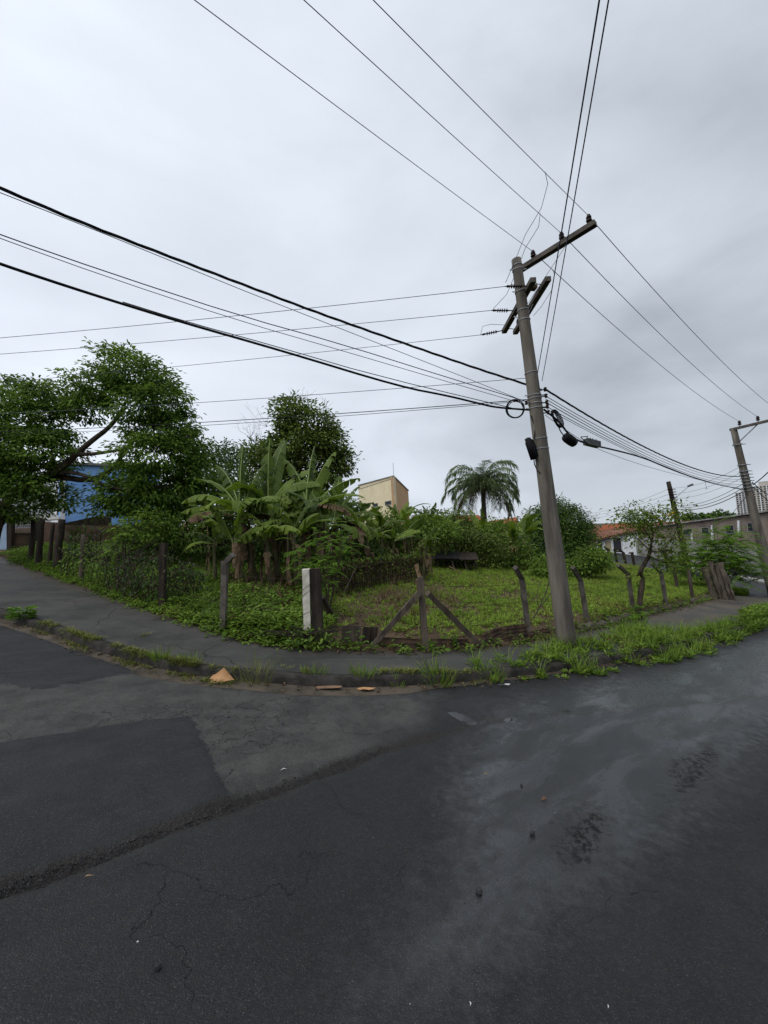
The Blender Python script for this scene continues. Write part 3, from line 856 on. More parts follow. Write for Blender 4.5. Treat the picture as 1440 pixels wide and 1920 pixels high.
wire([P(*q) for q in ((-90, 327, 4.7), (0, 361, 5.0), (200, 440, 5.7), (460, 546, 6.6), (720, 648, 7.6), (870, 707, 8.2), (970, 747, 8.6))], .006, 'thin wire running just below the twisted cable bundle', 'wire')
wire(smooth([P(*q) for q in ((-90, 405, 5.0), (0, 440, 5.3), (200, 510, 6.0), (450, 592, 6.9), (640, 645, 7.5), (840, 708, 8.2), (985, 752, 8.6))], 1), .0085, 'upper wire of the blue-black pair sloping to the pole', 'wire_blue')
wire(smooth([P(*q) for q in ((-90, 412, 5.0), (0, 447, 5.3), (200, 519, 6.0), (450, 602, 6.9), (640, 657, 7.5), (840, 716, 8.2), (985, 758, 8.6))], 1), .006, 'lower wire of the blue-black pair sloping to the pole', 'wire_blue')
wire(smooth([P(*q) for q in ((-90, 462, 5.0), (0, 495, 5.3), (160, 548, 5.9), (340, 604, 6.6), (520, 655, 7.2), (750, 725, 8.0), (840, 742, 8.3), (900, 757, 8.45), (930, 764, 8.5), (998, 769, 8.62))], 2), .021,
     'heavy black communication cable sloping from the left edge to the pole', 'cable', 7, 'cable', 'communication_cable')
wire(smooth([P(*q) for q in ((230, 566, 6.2), (345, 602, 6.6), (520, 650, 7.2), (700, 703, 7.8), (960, 765, 8.5))], 1), .008, 'slack lashing wire beside the heavy black communication cable', 'cable')
# two low pairs that cross in front of the big tree
k1 = at_line(PB, PT, 708)
wire(sag(k1, P(-80, 779, 12.2), .08), .0062, 'thin low wire from the pole band crossing the big tree', 'wire')
wire(sag(at_line(PB, PT, 748), P(-80, 812, 13.0), .10), .0088, 'heavier low wire crossing the big tree crown', 'cable')
wire(sag(at_line(PB, PT, 750), P(-80, 816, 13.1), .14), .006, 'lowest thin wire crossing the big tree crown', 'cable')
# towards the second pole
rb_ = at_line(PB, PT, 733) + Vector((.2, -.08, 0))
mid = lambda a, b, s: sag(a, b, s, 30)
tw = mid(rb_, LV2(893), .55); twisted(tw, .012, .011, 5.0, 'thick twisted black cable bundle running on to the second pole')
for i, (py, py2, s_, r_) in enumerate(((745, 899, .5, .0075), (751, 902, .52, .0075), (757, 908, .5, .0085), (765, 912, .45, .0075), (770, 915, .42, .006))):
    nm = ('highest', 'second', 'third', 'fourth', 'lowest')[i]
    wire(mid(at_line(PB, PT, py) + Vector((.2, -.06, 0)), LV2(py2), s_), r_, f'{nm} of five thin low wires between the two poles', 'wire_blue' if i == 2 else 'wire')
comm = [P(*q) for q in ((1020, 768, 8.75), (1038, 782, 9.0), (1052, 795, 9.2), (1064, 812, 9.4), (1080, 825, 9.6), (1108, 834, 10.0), (1150, 843, 11), (1200, 856, 12.4), (1240, 872, 14), (1290, 892, 16.5), (1340, 908, 20))] + [LV2(919)]
wire(smooth(comm, 2), .022, 'heavy black communication cable sagging from the pole to the second pole', 'cable', 7, 'cable', 'communication_cable')
wire(smooth([P(*q) for q in ((1022, 778, 8.8), (1060, 806, 9.5), (1110, 838, 10.1), (1190, 868, 12), (1260, 888, 14.5), (1330, 904, 19))] + [LV2(922)], 1), .006, 'thin stay wire below the heavy cable between the poles', 'wire')
# hardware hanging on the cables
def coil(c, r, tube_r, turns, label, tilt=(0, 1, .15)):
    ax = Vector(tilt).normalized(); m = MB()
    for t in range(turns):
        cc = Vector(c) + Vector((random.uniform(-.02, .02), random.uniform(-.02, .02), random.uniform(-.02, .02)))
        m.tube(ring_pts(cc, ax, r * random.uniform(.94, 1.06), 26), tube_r, 5, False)
    o = m.build('cable_coil', MAT['cable'], None, True); return tag(o, label, 'cable coil')
coil(P(966, 767, 8.42), .175, .008, 5, 'round coil of spare black cable hung left of the pole')
m = MB()
cc = P(1042, 786, 9.05)
for t in range(4):
    pts = []
    for k in range(21):
        a = 2 * math.pi * k / 20
        pts.append(cc + Vector((.05 * math.cos(a) * (1 + .2 * t) + .07 * math.sin(a), 0, -.20 * math.sin(a))) + Vector((.01 * t, -.02 * t, 0)))
    m.tube(pts, .012, 5, False)
tag(m.build('cable_coil', MAT['cable'], None, True), 'narrow hank of black cable hanging right of the pole', 'cable coil')
ca = P(1062, 820, 9.35); cbx = P(1078, 832, 9.5)
m = MB(); axc = (cbx - ca).normalized()
m.lathe(ca - axc * .05, axc, [(0, .04), (.02, .10), (.10, .115), (.26, .115), (.34, .105), (.36, .05)], 14)
clo = m.build('splice_closure', MAT['black_plastic'], None, True); tag(clo, 'black drum shaped splice closure hanging from the heavy cable', 'splice closure')
m = MB(); m.tube(smooth([P(1046, 795, 9.15), P(1050, 808, 9.25), P(1059, 819, 9.35)], 1), .012, 6); m.build('lead', MAT['cable'], clo)
ga = P(1098, 828, 9.95); gb = P(1122, 834, 10.2); gax = (gb - ga).normalized(); gy = Vector((-gax.y, gax.x, 0)).normalized()
m = MB(); m.box((ga + gb) / 2, (gb - ga).length, .14, .15, ax=(gax, gy, gax.cross(gy)))
bx = m.build('amplifier_box', MAT['grey_plastic'], None); tag(bx, 'grey metal amplifier box strapped to the heavy cable', 'junction box')
for k in (.15, .4, .6, .85):
    u = ga.lerp(gb, k); m = MB(); m.tube([u + Vector((0, 0, .06)), u + Vector((0, 0, .13))], .012, 6); m.build('bolt', MAT['black_plastic'], bx)
m = MB(); m.tube(smooth([ga, P(1092, 823, 9.9), P(1088, 819, 9.85), P(1095, 819, 9.9), P(1102, 818, 9.95)], 1), .011, 6); m.build('lead', MAT['cable'], bx)
# beyond the second pole
for i, (py, px3, py3, lab) in enumerate(((905, 1270, 948, 'upper'), (912, 1275, 951, 'middle'), (918, 1278, 955, 'lower'))):
    wire(sag(LV2(py), P(px3, py3, 31), .35), (.014, .017, .022)[i], f'{lab} cable between the second pole and the timber pole', 'cable', cat='cable')
wire(sag(LV2(926), P(1278, 965, 31), 1.3), .012, 'slack wire drooping lowest between the second and timber poles', 'cable')
for i, (py, lab) in enumerate(((915, 'first'), (925, 'second'), (935, 'third'))):
    wire(sag(P(1258, py, 31.4), P(1060 - 20 * i, 962 + 6 * i, 62), .8), .011, f'{lab} thin wire from the timber pole back to the houses', 'wire')
    wire(sag(P(1258, py, 31.4), LV2(875 + 10 * i), .3), .009, f'{lab} thin high wire between the timber pole and second pole', 'wire')
wire(sag(at_line(qb, qt, 910) + Vector((.2, -.1, 0)), P(1480, 842, 17), .1), .025, 'thick cable rising right from the second pole', 'cable', cat='cable')
for i, (py, pe) in enumerate(((905, 925), (914, 940))):
    wire(sag(at_line(qb, qt, py) + Vector((.2, -.1, 0)), P(1480, pe + 12, 34), .4), .022, f'{("upper", "lower")[i]} cable running on behind the second pole past the towers', 'cable', cat='cable')
m = MB(); u = P(1322, 900, 18.3); m.tube([u, u + Vector((.02, 0, -.4))], .008, 4); m.tube([u + Vector((-.05, 0, -.4)), u + Vector((.09, 0, -.4))], .008, 4)
tag(m.build('cable_hanger', MAT['wire'], None), 'thin T-shaped hanger dangling below the heavy cable', 'hanger')

# ================================================================== fence
def post(base_px, top_px, w, label, mat='old_wood', bend=None, kind='square', name='fence_post', d=None, top_jag=True):
    b = G(*base_px) if d is None else on_ground(base_px[0], d)
    dd = depth(b); t = P(top_px[0], top_px[1], dd + .10)
    b = b - (t - b).normalized() * .12
    m = MB()
    if kind == 'square':
        m.bar(b, t, w, w * .95, jit=w * .03, seg=6)
        if bend: 
            m2 = t; e = P(bend[0], bend[1], dd + .10 + (bend[2] if len(bend) > 2 else 0)); m.bar(t - (t - b).normalized() * .04, e, w * .9, w * .85, jit=w * .02, seg=2)
    else:
        m.tube([b.lerp(t, i / 7) + Vector((random.gauss(0, w * .06), random.gauss(0, w * .06), 0)) for i in range(8)],
               [w * .55 * (1 - .03 * i) * random.uniform(.88, 1.1) for i in range(8)], 9, True, .12)
    o = m.build(name, MAT[mat], None, kind != 'square')
    tag(o, label, 'fence post'); POSTS.append((o, b, t))
    return b, t
POSTS = []
# left side
post((57, 1052), (62, 975), .17, 'thick rotting timber post farthest up the left pavement', 'dark_wood', kind='round')
post((72, 1062), (80, 973), .20, 'thick timber post leaning over beside the rusty gate', 'dark_wood', kind='round')
post((92, 1066), (99, 982), .13, 'thin dark timber post between two thick leaning ones', 'dark_wood', kind='round')
post((104, 1070), (117, 974), .24, 'thickest rotting timber post leaning uphill at the left fence', 'dark_wood', kind='round')
post((152, 1090), (156, 1003), .13, 'weathered timber post left of the vine covered fence', 'old_wood', kind='round')
post((220, 1113), (222, 1030), .055, 'thin pale stake in the vine covered fence', 'old_wood')
post((304, 1143), (306, 1018), .12, 'dark square post at the right end of the vine tangle', 'dark_wood')
post((418, 1186), (422, 1052), .105, 'grey concrete post with angled top, beside the weeds', 'concrete_arm', bend=(437, 1040, -.1))
# corner: white and dark posts side by side
wb, wt = None, None
b = G(578, 1207); dd = depth(b); t = P(574, 1067, dd + .05); b2 = b - (t - b).normalized() * .1
wp = empty('fence_post', b, 'whitewashed square concrete post with wire wound round it at the corner', 'fence post')
m = MB(); m.bar(b2, t, .122, .12, jit=.003, seg=8); m.build('shaft', MAT['white_post'], wp)
for k in (.42, .66, .74):
    q = b.lerp(t, k); m = MB()
    rs = [q + Vector((x, y, z)) for x, y, z in ((-.067, -.066, -.02), (.067, -.066, .02 + .05 * (k > .6)), (.067, .066, .03), (-.067, .066, 0), (-.067, -.066, -.02))]
    m.tube(rs, .003, 5); m.build('wire_wrap', MAT['rust_wire'], wp)
for k in range(9):   # wires knotted on the white post stick out a little
    pass
post((597, 1208), (592, 1066), .17, 'dark rotten square post standing right of the white one', 'dark_wood')
bb = G(632, 1165); m = MB(); m.bar(P(604, 1120, depth(bb) - .4), bb + Vector((0, 0, -.05)), .10, .09, jit=.005, seg=5)
tag(m.build('brace_timber', MAT['dark_wood'], None), 'short dark strut leaning against the rotten post by the white one', 'timber')
# the corner post with its two struts
cb, ct = post((798, 1216), (788, 1082), .115, 'grey square timber post held by two diagonal struts', 'old_wood')
m = MB(); m.bar(P(784, 1086, depth(cb) + .22), P(790, 1130, depth(cb) + .2), .10, .09, jit=.004, seg=3); m.bar(P(782, 1058, depth(cb) + .24), P(787, 1090, depth(cb) + .22), .10, .05, jit=.012, seg=4, taper=.9)
tag(m.build('timber_stub', MAT['pale_wood'], None), 'splintered pale timber stub tied behind the strutted post', 'timber')
for (p0, p1, lab) in (((786, 1112), (695, 1210), 'diagonal timber strut falling left from the corner post'), ((802, 1112), (905, 1210), 'diagonal timber strut falling right from the corner post')):
    g = G(*p1); m = MB(); m.bar(P(p0[0], p0[1], depth(cb) - .02), g + Vector((0, 0, -.04)), .115, .09, jit=.006, seg=6)
    tag(m.build('strut', MAT['old_wood'], None), lab, 'timber', 'struts of the corner post')
# right side, concrete posts with cranked tops
for (bp, tp, be, lab) in (((991, 1188), (978, 1082), (966, 1064, -.3), 'cranked concrete fence post just left of the utility pole'),
                          ((1101, 1165), (1088, 1086), (1074, 1064, -.35), 'cranked concrete fence post just right of the utility pole'),
                          ((1187, 1142), (1177, 1074), (1159, 1060, -.4), 'cranked concrete fence post left of the yellow flowered tree'),
                          ((1249, 1132), (1239, 1072), (1222, 1056, -.45), 'cranked concrete fence post right of the yellow flowered tree'),
                          ((1299, 1126), (1291, 1066), None, 'straight dark fence post before the timber bundle at the far corner'),
                          ((1270, 1104), (1264, 1062), None, 'slim dark stake inside the lot near the far corner')):
    post(bp, tp, .098, lab, 'concrete_arm' if be else 'old_wood', be)
# bundle of old sleepers at the far corner
gb_ = G(1340, 1120); d_ = depth(gb_)
for i, (bx_, tx_, ty_) in enumerate(((1326, 1320, 1064), (1335, 1331, 1053), (1345, 1340, 1058), (1354, 1347, 1055), (1364, 1354, 1070))):
    q0 = on_ground(bx_, d_ - .3 + .12 * (i % 2)); m = MB(); tt = P(tx_, ty_, d_ - .2 + .1 * i); m.bar(q0 - Vector((0, 0, .1)), tt, .17, .13, jit=.03, seg=6)
    tag(m.build('old_sleeper', MAT['old_wood'], None), ('leftmost', 'second', 'middle', 'fourth', 'rightmost')[i] + ' of five old timbers leaning together at the far corner', 'timber', 'old timbers at the far corner')
# far side of the lot
for i, (px, d, h) in enumerate(((1128, 34.5, 24), (1140, 34.3, 26), (1152, 34, 30), (1168, 33.5, 28), (1184, 32.3, 26), (1246, 27, 30), (1275, 24.6, 28))):
    q0 = on_ground(px, d); hh = 1.15 + .12 * (i % 3); m = MB(); m.bar(q0 - Vector((0, 0, .1)), q0 + Vector((-.12, 0, hh)), .16, .15, jit=.01, seg=3)
    if i % 2: m.bar(q0 + Vector((-.12, 0, hh - .05)), q0 + Vector((-.42, 0, hh + .28)), .14, .13)
    tag(m.build('fence_post', MAT['dark_wood'], None), ('first', 'second', 'third', 'fourth', 'fifth', 'sixth', 'seventh')[i] + ' post from the left along the far side of the lot', 'fence post', 'posts along the far street')
# strands of wire
def strand(pts, label, s=.03, r=.0038):
    out = []
    for a, b_ in zip(pts[:-1], pts[1:]): out += sag(a, b_, s, 8)[:-1]
    out.append(pts[-1]); wire(out, r, label, 'rust_wire', 4, 'wire', 'fence_wire')
lp = POSTS
for k, lab in ((.45, 'lower'), (.85, 'upper')):
    strand([a.lerp(b_, k) + Vector((0, -.06, 0)) for (_, a, b_) in POSTS[3:8]] + [wp.location + Vector((-.08, -.02, 1.3 * k))], f'{lab} rusty wire strand of the left fence')
right_posts = [x for x in POSTS if 'cranked' in x[0]['label'] or 'strutted' in x[0]['label'] or 'diagonal struts' in x[0]['label']]
for k, lab in ((.35, 'lower'), (.62, 'middle'), (.9, 'upper')):
    strand([a.lerp(b_, k) + Vector((0, -.06, 0)) for (_, a, b_) in right_posts if True], f'{lab} rusty wire strand of the right-hand fence', .04)

# --- corrugated sheets and boards along the foot of the fence
def corrugated(p0, p1, h, label, lean=.05, waves=None, mat='rust_sheet', vertical=False, drop=0.0):
    p0, p1 = Vector(p0), Vector(p1); L = (p1 - p0).length; nx = max(8, int(L / .05)) if vertical else 6
    nz = 4 if vertical else max(9, int(h / .022))
    ax = (p1 - p0).normalized(); nrm = Vector((ax.y, -ax.x, 0)).normalized()
    V = []
    for j_ in range(nz + 1):
        for i in range(nx + 1):
            u = i / nx; v = j_ / nz
            wv = math.sin(u * L / .076 * 6.28) if vertical else math.sin(v * h / .076 * 6.28)
            V.append(p0 + ax * (u * L) + Vector((0, 0, v * h - drop * u)) + nrm * (wv * .011 - lean * v + .012 * math.sin(u * 5 + v * 3)))
    m = MB(); f = []
    for j_ in range(nz):
        for i in range(nx): a = j_ * (nx + 1) + i; f.append((a, a + 1, a + nx + 2, a + nx + 1))
    back = [v - nrm * .003 for v in V]; nV = len(V)
    m.add(V + back, f + [tuple(reversed([nV + q for q in g])) for g in f])
    o = m.build('corrugated_sheet', MAT[mat], None, True); return tag(o, label, 'metal sheet')
def gline(p0, p1, lift=-.02, toward=.0):
    a, b_ = G(*p0), G(*p1); return a + Vector((0, -toward, lift)), b_ + Vector((0, -toward, lift))
a, b_ = gline((800, 1216), (712, 1212)); corrugated(b_, a, .17, 'rusty corrugated strip under the left diagonal strut')
a, b_ = gline((810, 1214), (880, 1214)); corrugated(a, b_, .16, 'rusty corrugated strip right of the strutted post')
a, b_ = gline((908, 1208), (945, 1202)); corrugated(a, b_, .20, 'bent corrugated sheet rising beside the right strut', drop=-.10)
a, b_ = gline((945, 1203), (992, 1196)); corrugated(a, b_, .30, 'taller corrugated sheet against the post by the utility pole')
a, b_ = gline((996, 1198), (1034, 1190)); corrugated(a, b_, .15, 'low corrugated offcut directly left of the utility pole base')
for (x0, x1, lab, mt) in ((640, 676, 'grey upright board at the fence foot, wider one', 'old_wood'), (680, 694, 'narrow dark upright board beside the wider board', 'dark_wood'), (695, 708, 'short dark board next to the left strut foot', 'dark_wood')):
    a, b_ = gline((x0, 1212), (x1, 1213)); m = MB(); c = (a + b_) / 2; m.bar(a + Vector((0, .12, .18)), b_ + Vector((0, .12, .18)), .34 if x0 == 640 else .30, .03, side=(0, 0, 1), jit=.006, seg=3)
    tag(m.build('board', MAT[mt], None), lab, 'board')
# stones of the crumbling low bank
ords = 0
for i in range(60):
    px = random.uniform(1085, 1335); k = np.interp(px, [q[0] for q in FENCE_PX], [q[1] for q in FENCE_PX])
    g = G(px, k - random.uniform(-1, 3)); sz = random.uniform(.07, .17)
    m = MB(); nn = 7
    m.tube([g + Vector((0, 0, -.05)), g + Vector((0, 0, sz * .25)), g + Vector((random.uniform(-.02, .02), 0, sz * .75)), g + Vector((0, 0, sz))], [sz * .8, sz, sz * .75, sz * .25], nn, True, .22)
    tag(m.build('bank_stone', MAT['rubble'], None), 'rough brown stone in the crumbling low bank along the right fence', 'stone', 'stones of the low bank')

# ================================================================== trees
def lobes_px(L, d0):
    """(px, py, half width px, half height px, depth offset, half depth m) -> world ellipsoids"""
    out = []
    for (px, py, rx, ry, dd, rd) in L:
        d = d0 + dd
        out.append((P(px, py, d), rx * d / FPX, rd, ry * d / FPX))
    return out
def grow(m, nodes, targets, r_end=.012, pull=.35, rmax=.2):
    """connect every target to the nearest point of the skeleton; returns nothing"""
    nodes = [(Vector(p), r) for p, r in nodes]
    tg = sorted([Vector(t) for t in targets], key=lambda t: min((t - p).length for p, r in nodes))
    NPs = np.array([tuple(p) for p, r in nodes]); NR = [r for p, r in nodes]
    for t in tg:
        tv = np.array(tuple(t)); dd = np.linalg.norm(NPs - tv, axis=1) + np.maximum(0, (NPs[:, 2] - tv[2])) * .6
        i = int(np.argmin(dd)); p = Vector(NPs[i]); r0 = min(NR[i] * .75, rmax)
        L = (t - p).length
        if L < .08: continue
        mid = p.lerp(t, .5) + Vector((random.gauss(0, .08), random.gauss(0, .08), random.gauss(.05, .08))) * L
        pts = [p, p.lerp(mid, .6), mid, mid.lerp(t, .55), t]
        r1 = max(r_end, min(r0, .02 * L + r_end))
        rad = [r1 + (r_end - r1) * k for k in (0, .3, .5, .75, 1)]
        m.tube(pts, rad, 5, False)
        NPs = np.vstack([NPs] + [np.array([tuple(q)]) for q in pts[1:]]); NR += rad[1:]
def sample_lobes(lobes, n, inner=.55, bottom=1.0):
    vol = np.array([l[1] * l[2] * l[3] for l in lobes]) ** .67; vol /= vol.sum()
    out = []; L = np.array([tuple(l[0]) for l in lobes]); Rr = np.array([l[1:] for l in lobes])
    while len(out) < n:
        i = rng.choice(len(lobes), p=vol)
        u = rng.normal(size=3); u /= np.linalg.norm(u)
        k = inner + (1 - inner) * rng.random() ** .6
        if u[2] < -.3 and rng.random() > bottom: continue
        q = L[i] + u * Rr[i] * k
        e = (((q - L) / Rr) ** 2).sum(1)      # do not fill the middle of the other lobes
        if (np.delete(e, i) < .35).any() and rng.random() < .75: continue
        out.append((q, u, i))
    return out
def crown_leaves(samples, per, spread, L, W, droop=.3, flat=.6, up=.4):
    Ps, Ds, Ns, Rn = [], [], [], []
    for (q, u, i) in samples:
        k = max(3, int(per * random.uniform(.6, 1.35)))
        off = rng.normal(size=(k, 3)) * spread * np.array([1, 1, flat])
        Ps.append(q + off)
        d = off / (np.linalg.norm(off, axis=1, keepdims=True) + 1e-6) + u * .5 + rng.normal(size=(k, 3)) * .35
        d[:, 2] -= droop
        Ds.append(d)
        nn = rng.normal(size=(k, 3)) * .45 + u * .35; nn[:, 2] += up + .5
        Ns.append(nn)
        base = random.random()
        Rn.append(np.clip(.55 * base + .45 * rng.random(k), 0, 1))
    n = sum(len(p) for p in Ps)
    return np.vstack(Ps), np.vstack(Ds), np.vstack(Ns), L * rng.uniform(.7, 1.25, n), W * rng.uniform(.75, 1.2, n), np.concatenate(Rn)
def tree(name, base, limbs, lobes, n_clump, per, spread, leaf, mat, label, cat='tree', group=None, bark='bark', inner=.5, droop=.3, flat=.6, twig_n=None, shape='leaf', crown_name='crown', trunk_name='trunk'):
    root = empty(name, base, label, cat, group)
    m = MB(); nodes = []
    for pts, r0, r1 in limbs:
        pts = smooth([Vector(p) for p in pts], 2); nn = len(pts)
        rad = [r0 + (r1 - r0) * (i / (nn - 1)) for i in range(nn)]
        m.tube(pts, rad, 9, True, .06); nodes += list(zip(pts, rad))
    S = sample_lobes(lobes, n_clump, inner)
    grow(m, nodes, [Vector(s[0]) for s in (S if twig_n is None else S[:twig_n])])
    m.build(trunk_name, MAT[bark], root, True)
    a = crown_leaves(S, per, spread, leaf[0], leaf[1], droop, flat)
    leaf_cloud(crown_name, a[0], a[1], a[2], a[3], a[4], MAT[mat], root, a[5], shape)
    return root

# --- the big spreading tree on the left
D = 15.5
tb = on_ground(-22, D)
limbs = [([tb - Vector((0, 0, .3)), P(-8, 985, D), P(15, 930, D), P(60, 905, D - .1), P(115, 880, D - .2), P(160, 835, D - .2), P(215, 795, D - .1), P(240, 745, D)], .22, .04),
         ([P(50, 908, D), P(110, 893, D + .2), P(170, 903, D + .2), P(215, 880, D + .1), P(235, 840, D), P(262, 815, D)], .15, .04),
         ([P(15, 930, D), P(5, 880, D + .3), P(30, 830, D + .5), P(60, 790, D + .6)], .2, .05),
         ([P(140, 853, D - .2), P(190, 850, D - .5), P(250, 838, D - .6), P(300, 830, D - .5)], .08, .03),
         ([P(100, 888, D), P(150, 885, D - .4), P(200, 915, D - .5), P(260, 920, D - .4), P(310, 910, D - .2)], .09, .03)]
LB = lobes_px([(228, 690, 52, 34, 0, 1.2), (180, 722, 52, 36, .3, 1.2), (270, 712, 52, 38, .2, 1.2), (310, 752, 42, 42, 0, 1.1), (262, 760, 62, 32, -.5, 1.0), (172, 762, 42, 24, .2, .9),
               (332, 808, 34, 44, .1, 1.0), (290, 800, 55, 32, .3, 1.0), (285, 852, 62, 38, -.7, 1.0), (340, 860, 34, 34, .2, .9), (305, 905, 62, 36, -.2, 1.0), (240, 895, 40, 28, .3, .8),
               (225, 925, 44, 32, .2, .9), (265, 948, 48, 28, .3, .8), (205, 950, 26, 18, .2, .6), (330, 925, 34, 40, .5, .8), (362, 850, 24, 34, .3, .8), (372, 890, 24, 30, .3, .8), (352, 830, 26, 28, .1, .8), (360, 930, 26, 40, .6, .8),
               (20, 742, 52, 28, .2, 1.2), (85, 745, 50, 28, .2, 1.2), (45, 790, 72, 40, -.2, 1.3), (105, 795, 38, 40, .1, 1.0), (25, 845, 70, 48, -.5, 1.3), (95, 845, 48, 44, -.2, 1.1),
               (60, 880, 50, 26, .2, .9), (10, 915, 34, 24, .2, .8), (100, 925, 26, 24, .5, .6), (60, 948, 40, 20, .4, .7), (20, 960, 40, 16, .4, .7), (125, 940, 22, 20, .6, .5), (35, 915, 30, 22, -.8, .6), (70, 905, 26, 16, -.7, .5), (-60, 820, 70, 80, 0, 1.8), (-50, 920, 50, 40, .3, 1.2)], D)
tree('broadleaf_tree', tb, limbs, LB, 1450, 36, .20, (.155, .078), 'leaf_big', 'large spreading broadleaf tree overhanging the left fence and pavement', droop=.45, flat=.35, twig_n=420, inner=.45, shape='wide')
# bare twigs in the gap of its crown belong to it but show on their own
# --- dense tree behind the bananas
D = 27
tb = on_ground(575, D)
LB = lobes_px([(545, 785, 34, 32, 0, 1.6), (580, 800, 45, 38, 0, 1.8), (560, 835, 58, 36, -.5, 1.8), (618, 838, 34, 40, .3, 1.6), (600, 870, 52, 40, 0, 1.8), (520, 850, 34, 36, 0, 1.5), (480, 850, 26, 20, .5, 1.2),
               (640, 862, 18, 30, .4, 1.0), (560, 900, 70, 40, .3, 1.8), (490, 900, 50, 40, .6, 1.5), (548, 762, 14, 14, 0, .6)], D)
limbs = [([tb - Vector((0, 0, .3)), P(570, 960, D), P(565, 900, D), P(560, 840, D), P(550, 790, D)], .28, .05), ([P(567, 920, D), P(600, 870, D), P(620, 830, D)], .14, .04)]
t2 = tree('broadleaf_tree', tb, limbs, LB, 620, 30, .30, (.27, .15), 'leaf_olive', 'dense dark green tree standing behind the tall banana plants', twig_n=160, inner=.4)
def bare_sprays(root, pts, name='bare_twigs', mat='twig', L=1.2, n=6, r=.012):
    for c in pts:
        m = MB()
        for k in range(n):
            e = c + Vector((random.gauss(0, .3), random.gauss(0, .3), random.uniform(.4, 1.0))) * L
            md = c.lerp(e, .5) + Vector((random.gauss(0, .08), 0, random.gauss(0, .05))) * L
            m.tube([c, md, e], [r, r * .7, r * .4], 4, False)
            for q in range(3):
                s0 = c.lerp(e, random.uniform(.4, .9)); m.tube([s0, s0 + Vector((random.gauss(0, .25), random.gauss(0, .2), random.uniform(.05, .35))) * L], [r * .5, r * .3], 4, False)
        tag(m.build(name, MAT[mat], root), None, None, None, 'stuff')
bare_sprays(t2, [P(478, 835, 27), P(470, 820, 27), P(500, 800, 27.5), P(530, 785, 27), P(580, 770, 27.5), P(610, 790, 27), P(630, 815, 27), P(548, 768, 27)], L=1.5)

# --- dark shrubs that close the back of the left half
def bush(name, px, d, lobes, n, per, spread, leaf, mat, label, cat='bush', group=None, **kw):
    b = on_ground(px, d)
    L = lobes_px(lobes, d)
    limbs = [([b - Vector((0, 0, .1)), b.lerp(L[0][0], .5), L[0][0]], .06, .02)]
    return tree(name, b, limbs, L, n, per, spread, leaf, mat, label, cat, group, twig_n=min(n, 60), crown_name='foliage', trunk_name='stem', **kw)
bush('tall_shrub', 330, 18, [(330, 940, 60, 50, 0, 1.2), (380, 900, 50, 50, .5, 1.2), (350, 990, 70, 45, .2, 1.2), (400, 960, 50, 60, .6, 1.0), (420, 1010, 45, 45, .3, 1), (300, 1000, 50, 40, .2, 1)], 330, 28, .26, (.2, .09), 'leaf_dark',
     'dark evergreen shrub filling the gap between big tree and bananas', 'shrub')
bush('tall_shrub', 440, 21, [(430, 890, 40, 45, 0, 1.2), (400, 870, 36, 40, .5, 1.2), (455, 940, 60, 50, 0, 1.2), (480, 1000, 60, 50, .2, 1.2)], 240, 26, .28, (.2, .09), 'leaf_dark', 'dark shrub directly behind the leftmost banana plant', 'shrub')
bush('tall_shrub', 540, 16.5, [(500, 1000, 50, 40, 0, .8), (560, 990, 50, 40, .2, .8), (520, 1050, 60, 35, 0, .8), (590, 1050, 50, 30, .2, .8), (470, 1040, 40, 30, .2, .7)], 260, 24, .2, (.16, .08), 'leaf_dark', 'dark shrub among the banana stems', 'shrub')
bush('shrub', 300, 14.5, [(285, 985, 40, 30, 0, .7), (330, 1000, 45, 28, .3, .7), (250, 1000, 34, 24, .2, .6)], 120, 26, .18, (.15, .07), 'leaf_bush', 'mid green shrub under the crown of the big tree', 'shrub')
bush('tall_shrub', 560, 19, [(560, 990, 60, 50, 0, 1), (620, 980, 50, 50, .3, 1), (645, 965, 26, 30, 1.0, 1), (660, 1020, 50, 40, .3, .9), (600, 1040, 60, 30, 0, .8)], 260, 26, .26, (.2, .09), 'leaf_dark',
     'dark shrub closing the gap behind the middle banana plants', 'shrub')

# --- round mango-like tree behind the pole
D = 28
tb = on_ground(1040, D)
LB = lobes_px([(1040, 965, 36, 28, 0, 1.4), (1012, 985, 36, 34, 0, 1.4), (1065, 985, 36, 36, 0, 1.4), (1085, 1010, 22, 34, .3, 1.1), (1000, 1020, 34, 34, .1, 1.3), (1040, 1015, 50, 38, -.6, 1.5), (1075, 1040, 28, 24, .2, 1.0), (1010, 1045, 36, 20, .2, 1.1)], D)
tree('mango_tree', tb, [([tb - Vector((0, 0, .3)), P(1040, 1040, D), P(1040, 980, D)], .22, .06)], LB, 520, 30, .24, (.22, .075), 'leaf_dark', 'dense round dark green tree behind the leaning utility pole', twig_n=120, inner=.5, droop=.6)
# --- bare-topped tree farther back
D = 58; tb = on_ground(1094, D)
bt = tree('bare_tree', tb, [([tb - Vector((0, 0, .3)), P(1094, 1010, D), P(1094, 975, D)], .2, .06)], lobes_px([(1088, 975, 16, 12, 0, 1), (1102, 972, 14, 14, 0, 1), (1096, 985, 18, 12, 0, 1), (1098, 1005, 18, 14, 0, 1)], D), 90, 5, .4, (.3, .12), 'dead',
          'greyish half-bare tree poking up right of the round dark tree', twig_n=90)
bush('shrub', 1095, 40, [(1098, 1000, 16, 24, 0, 1), (1085, 1020, 20, 22, 0, 1), (1105, 1025, 14, 18, 0, 1)], 110, 22, .3, (.25, .1), 'leaf_olive', 'olive shrub at the right edge of the round dark tree', 'shrub')

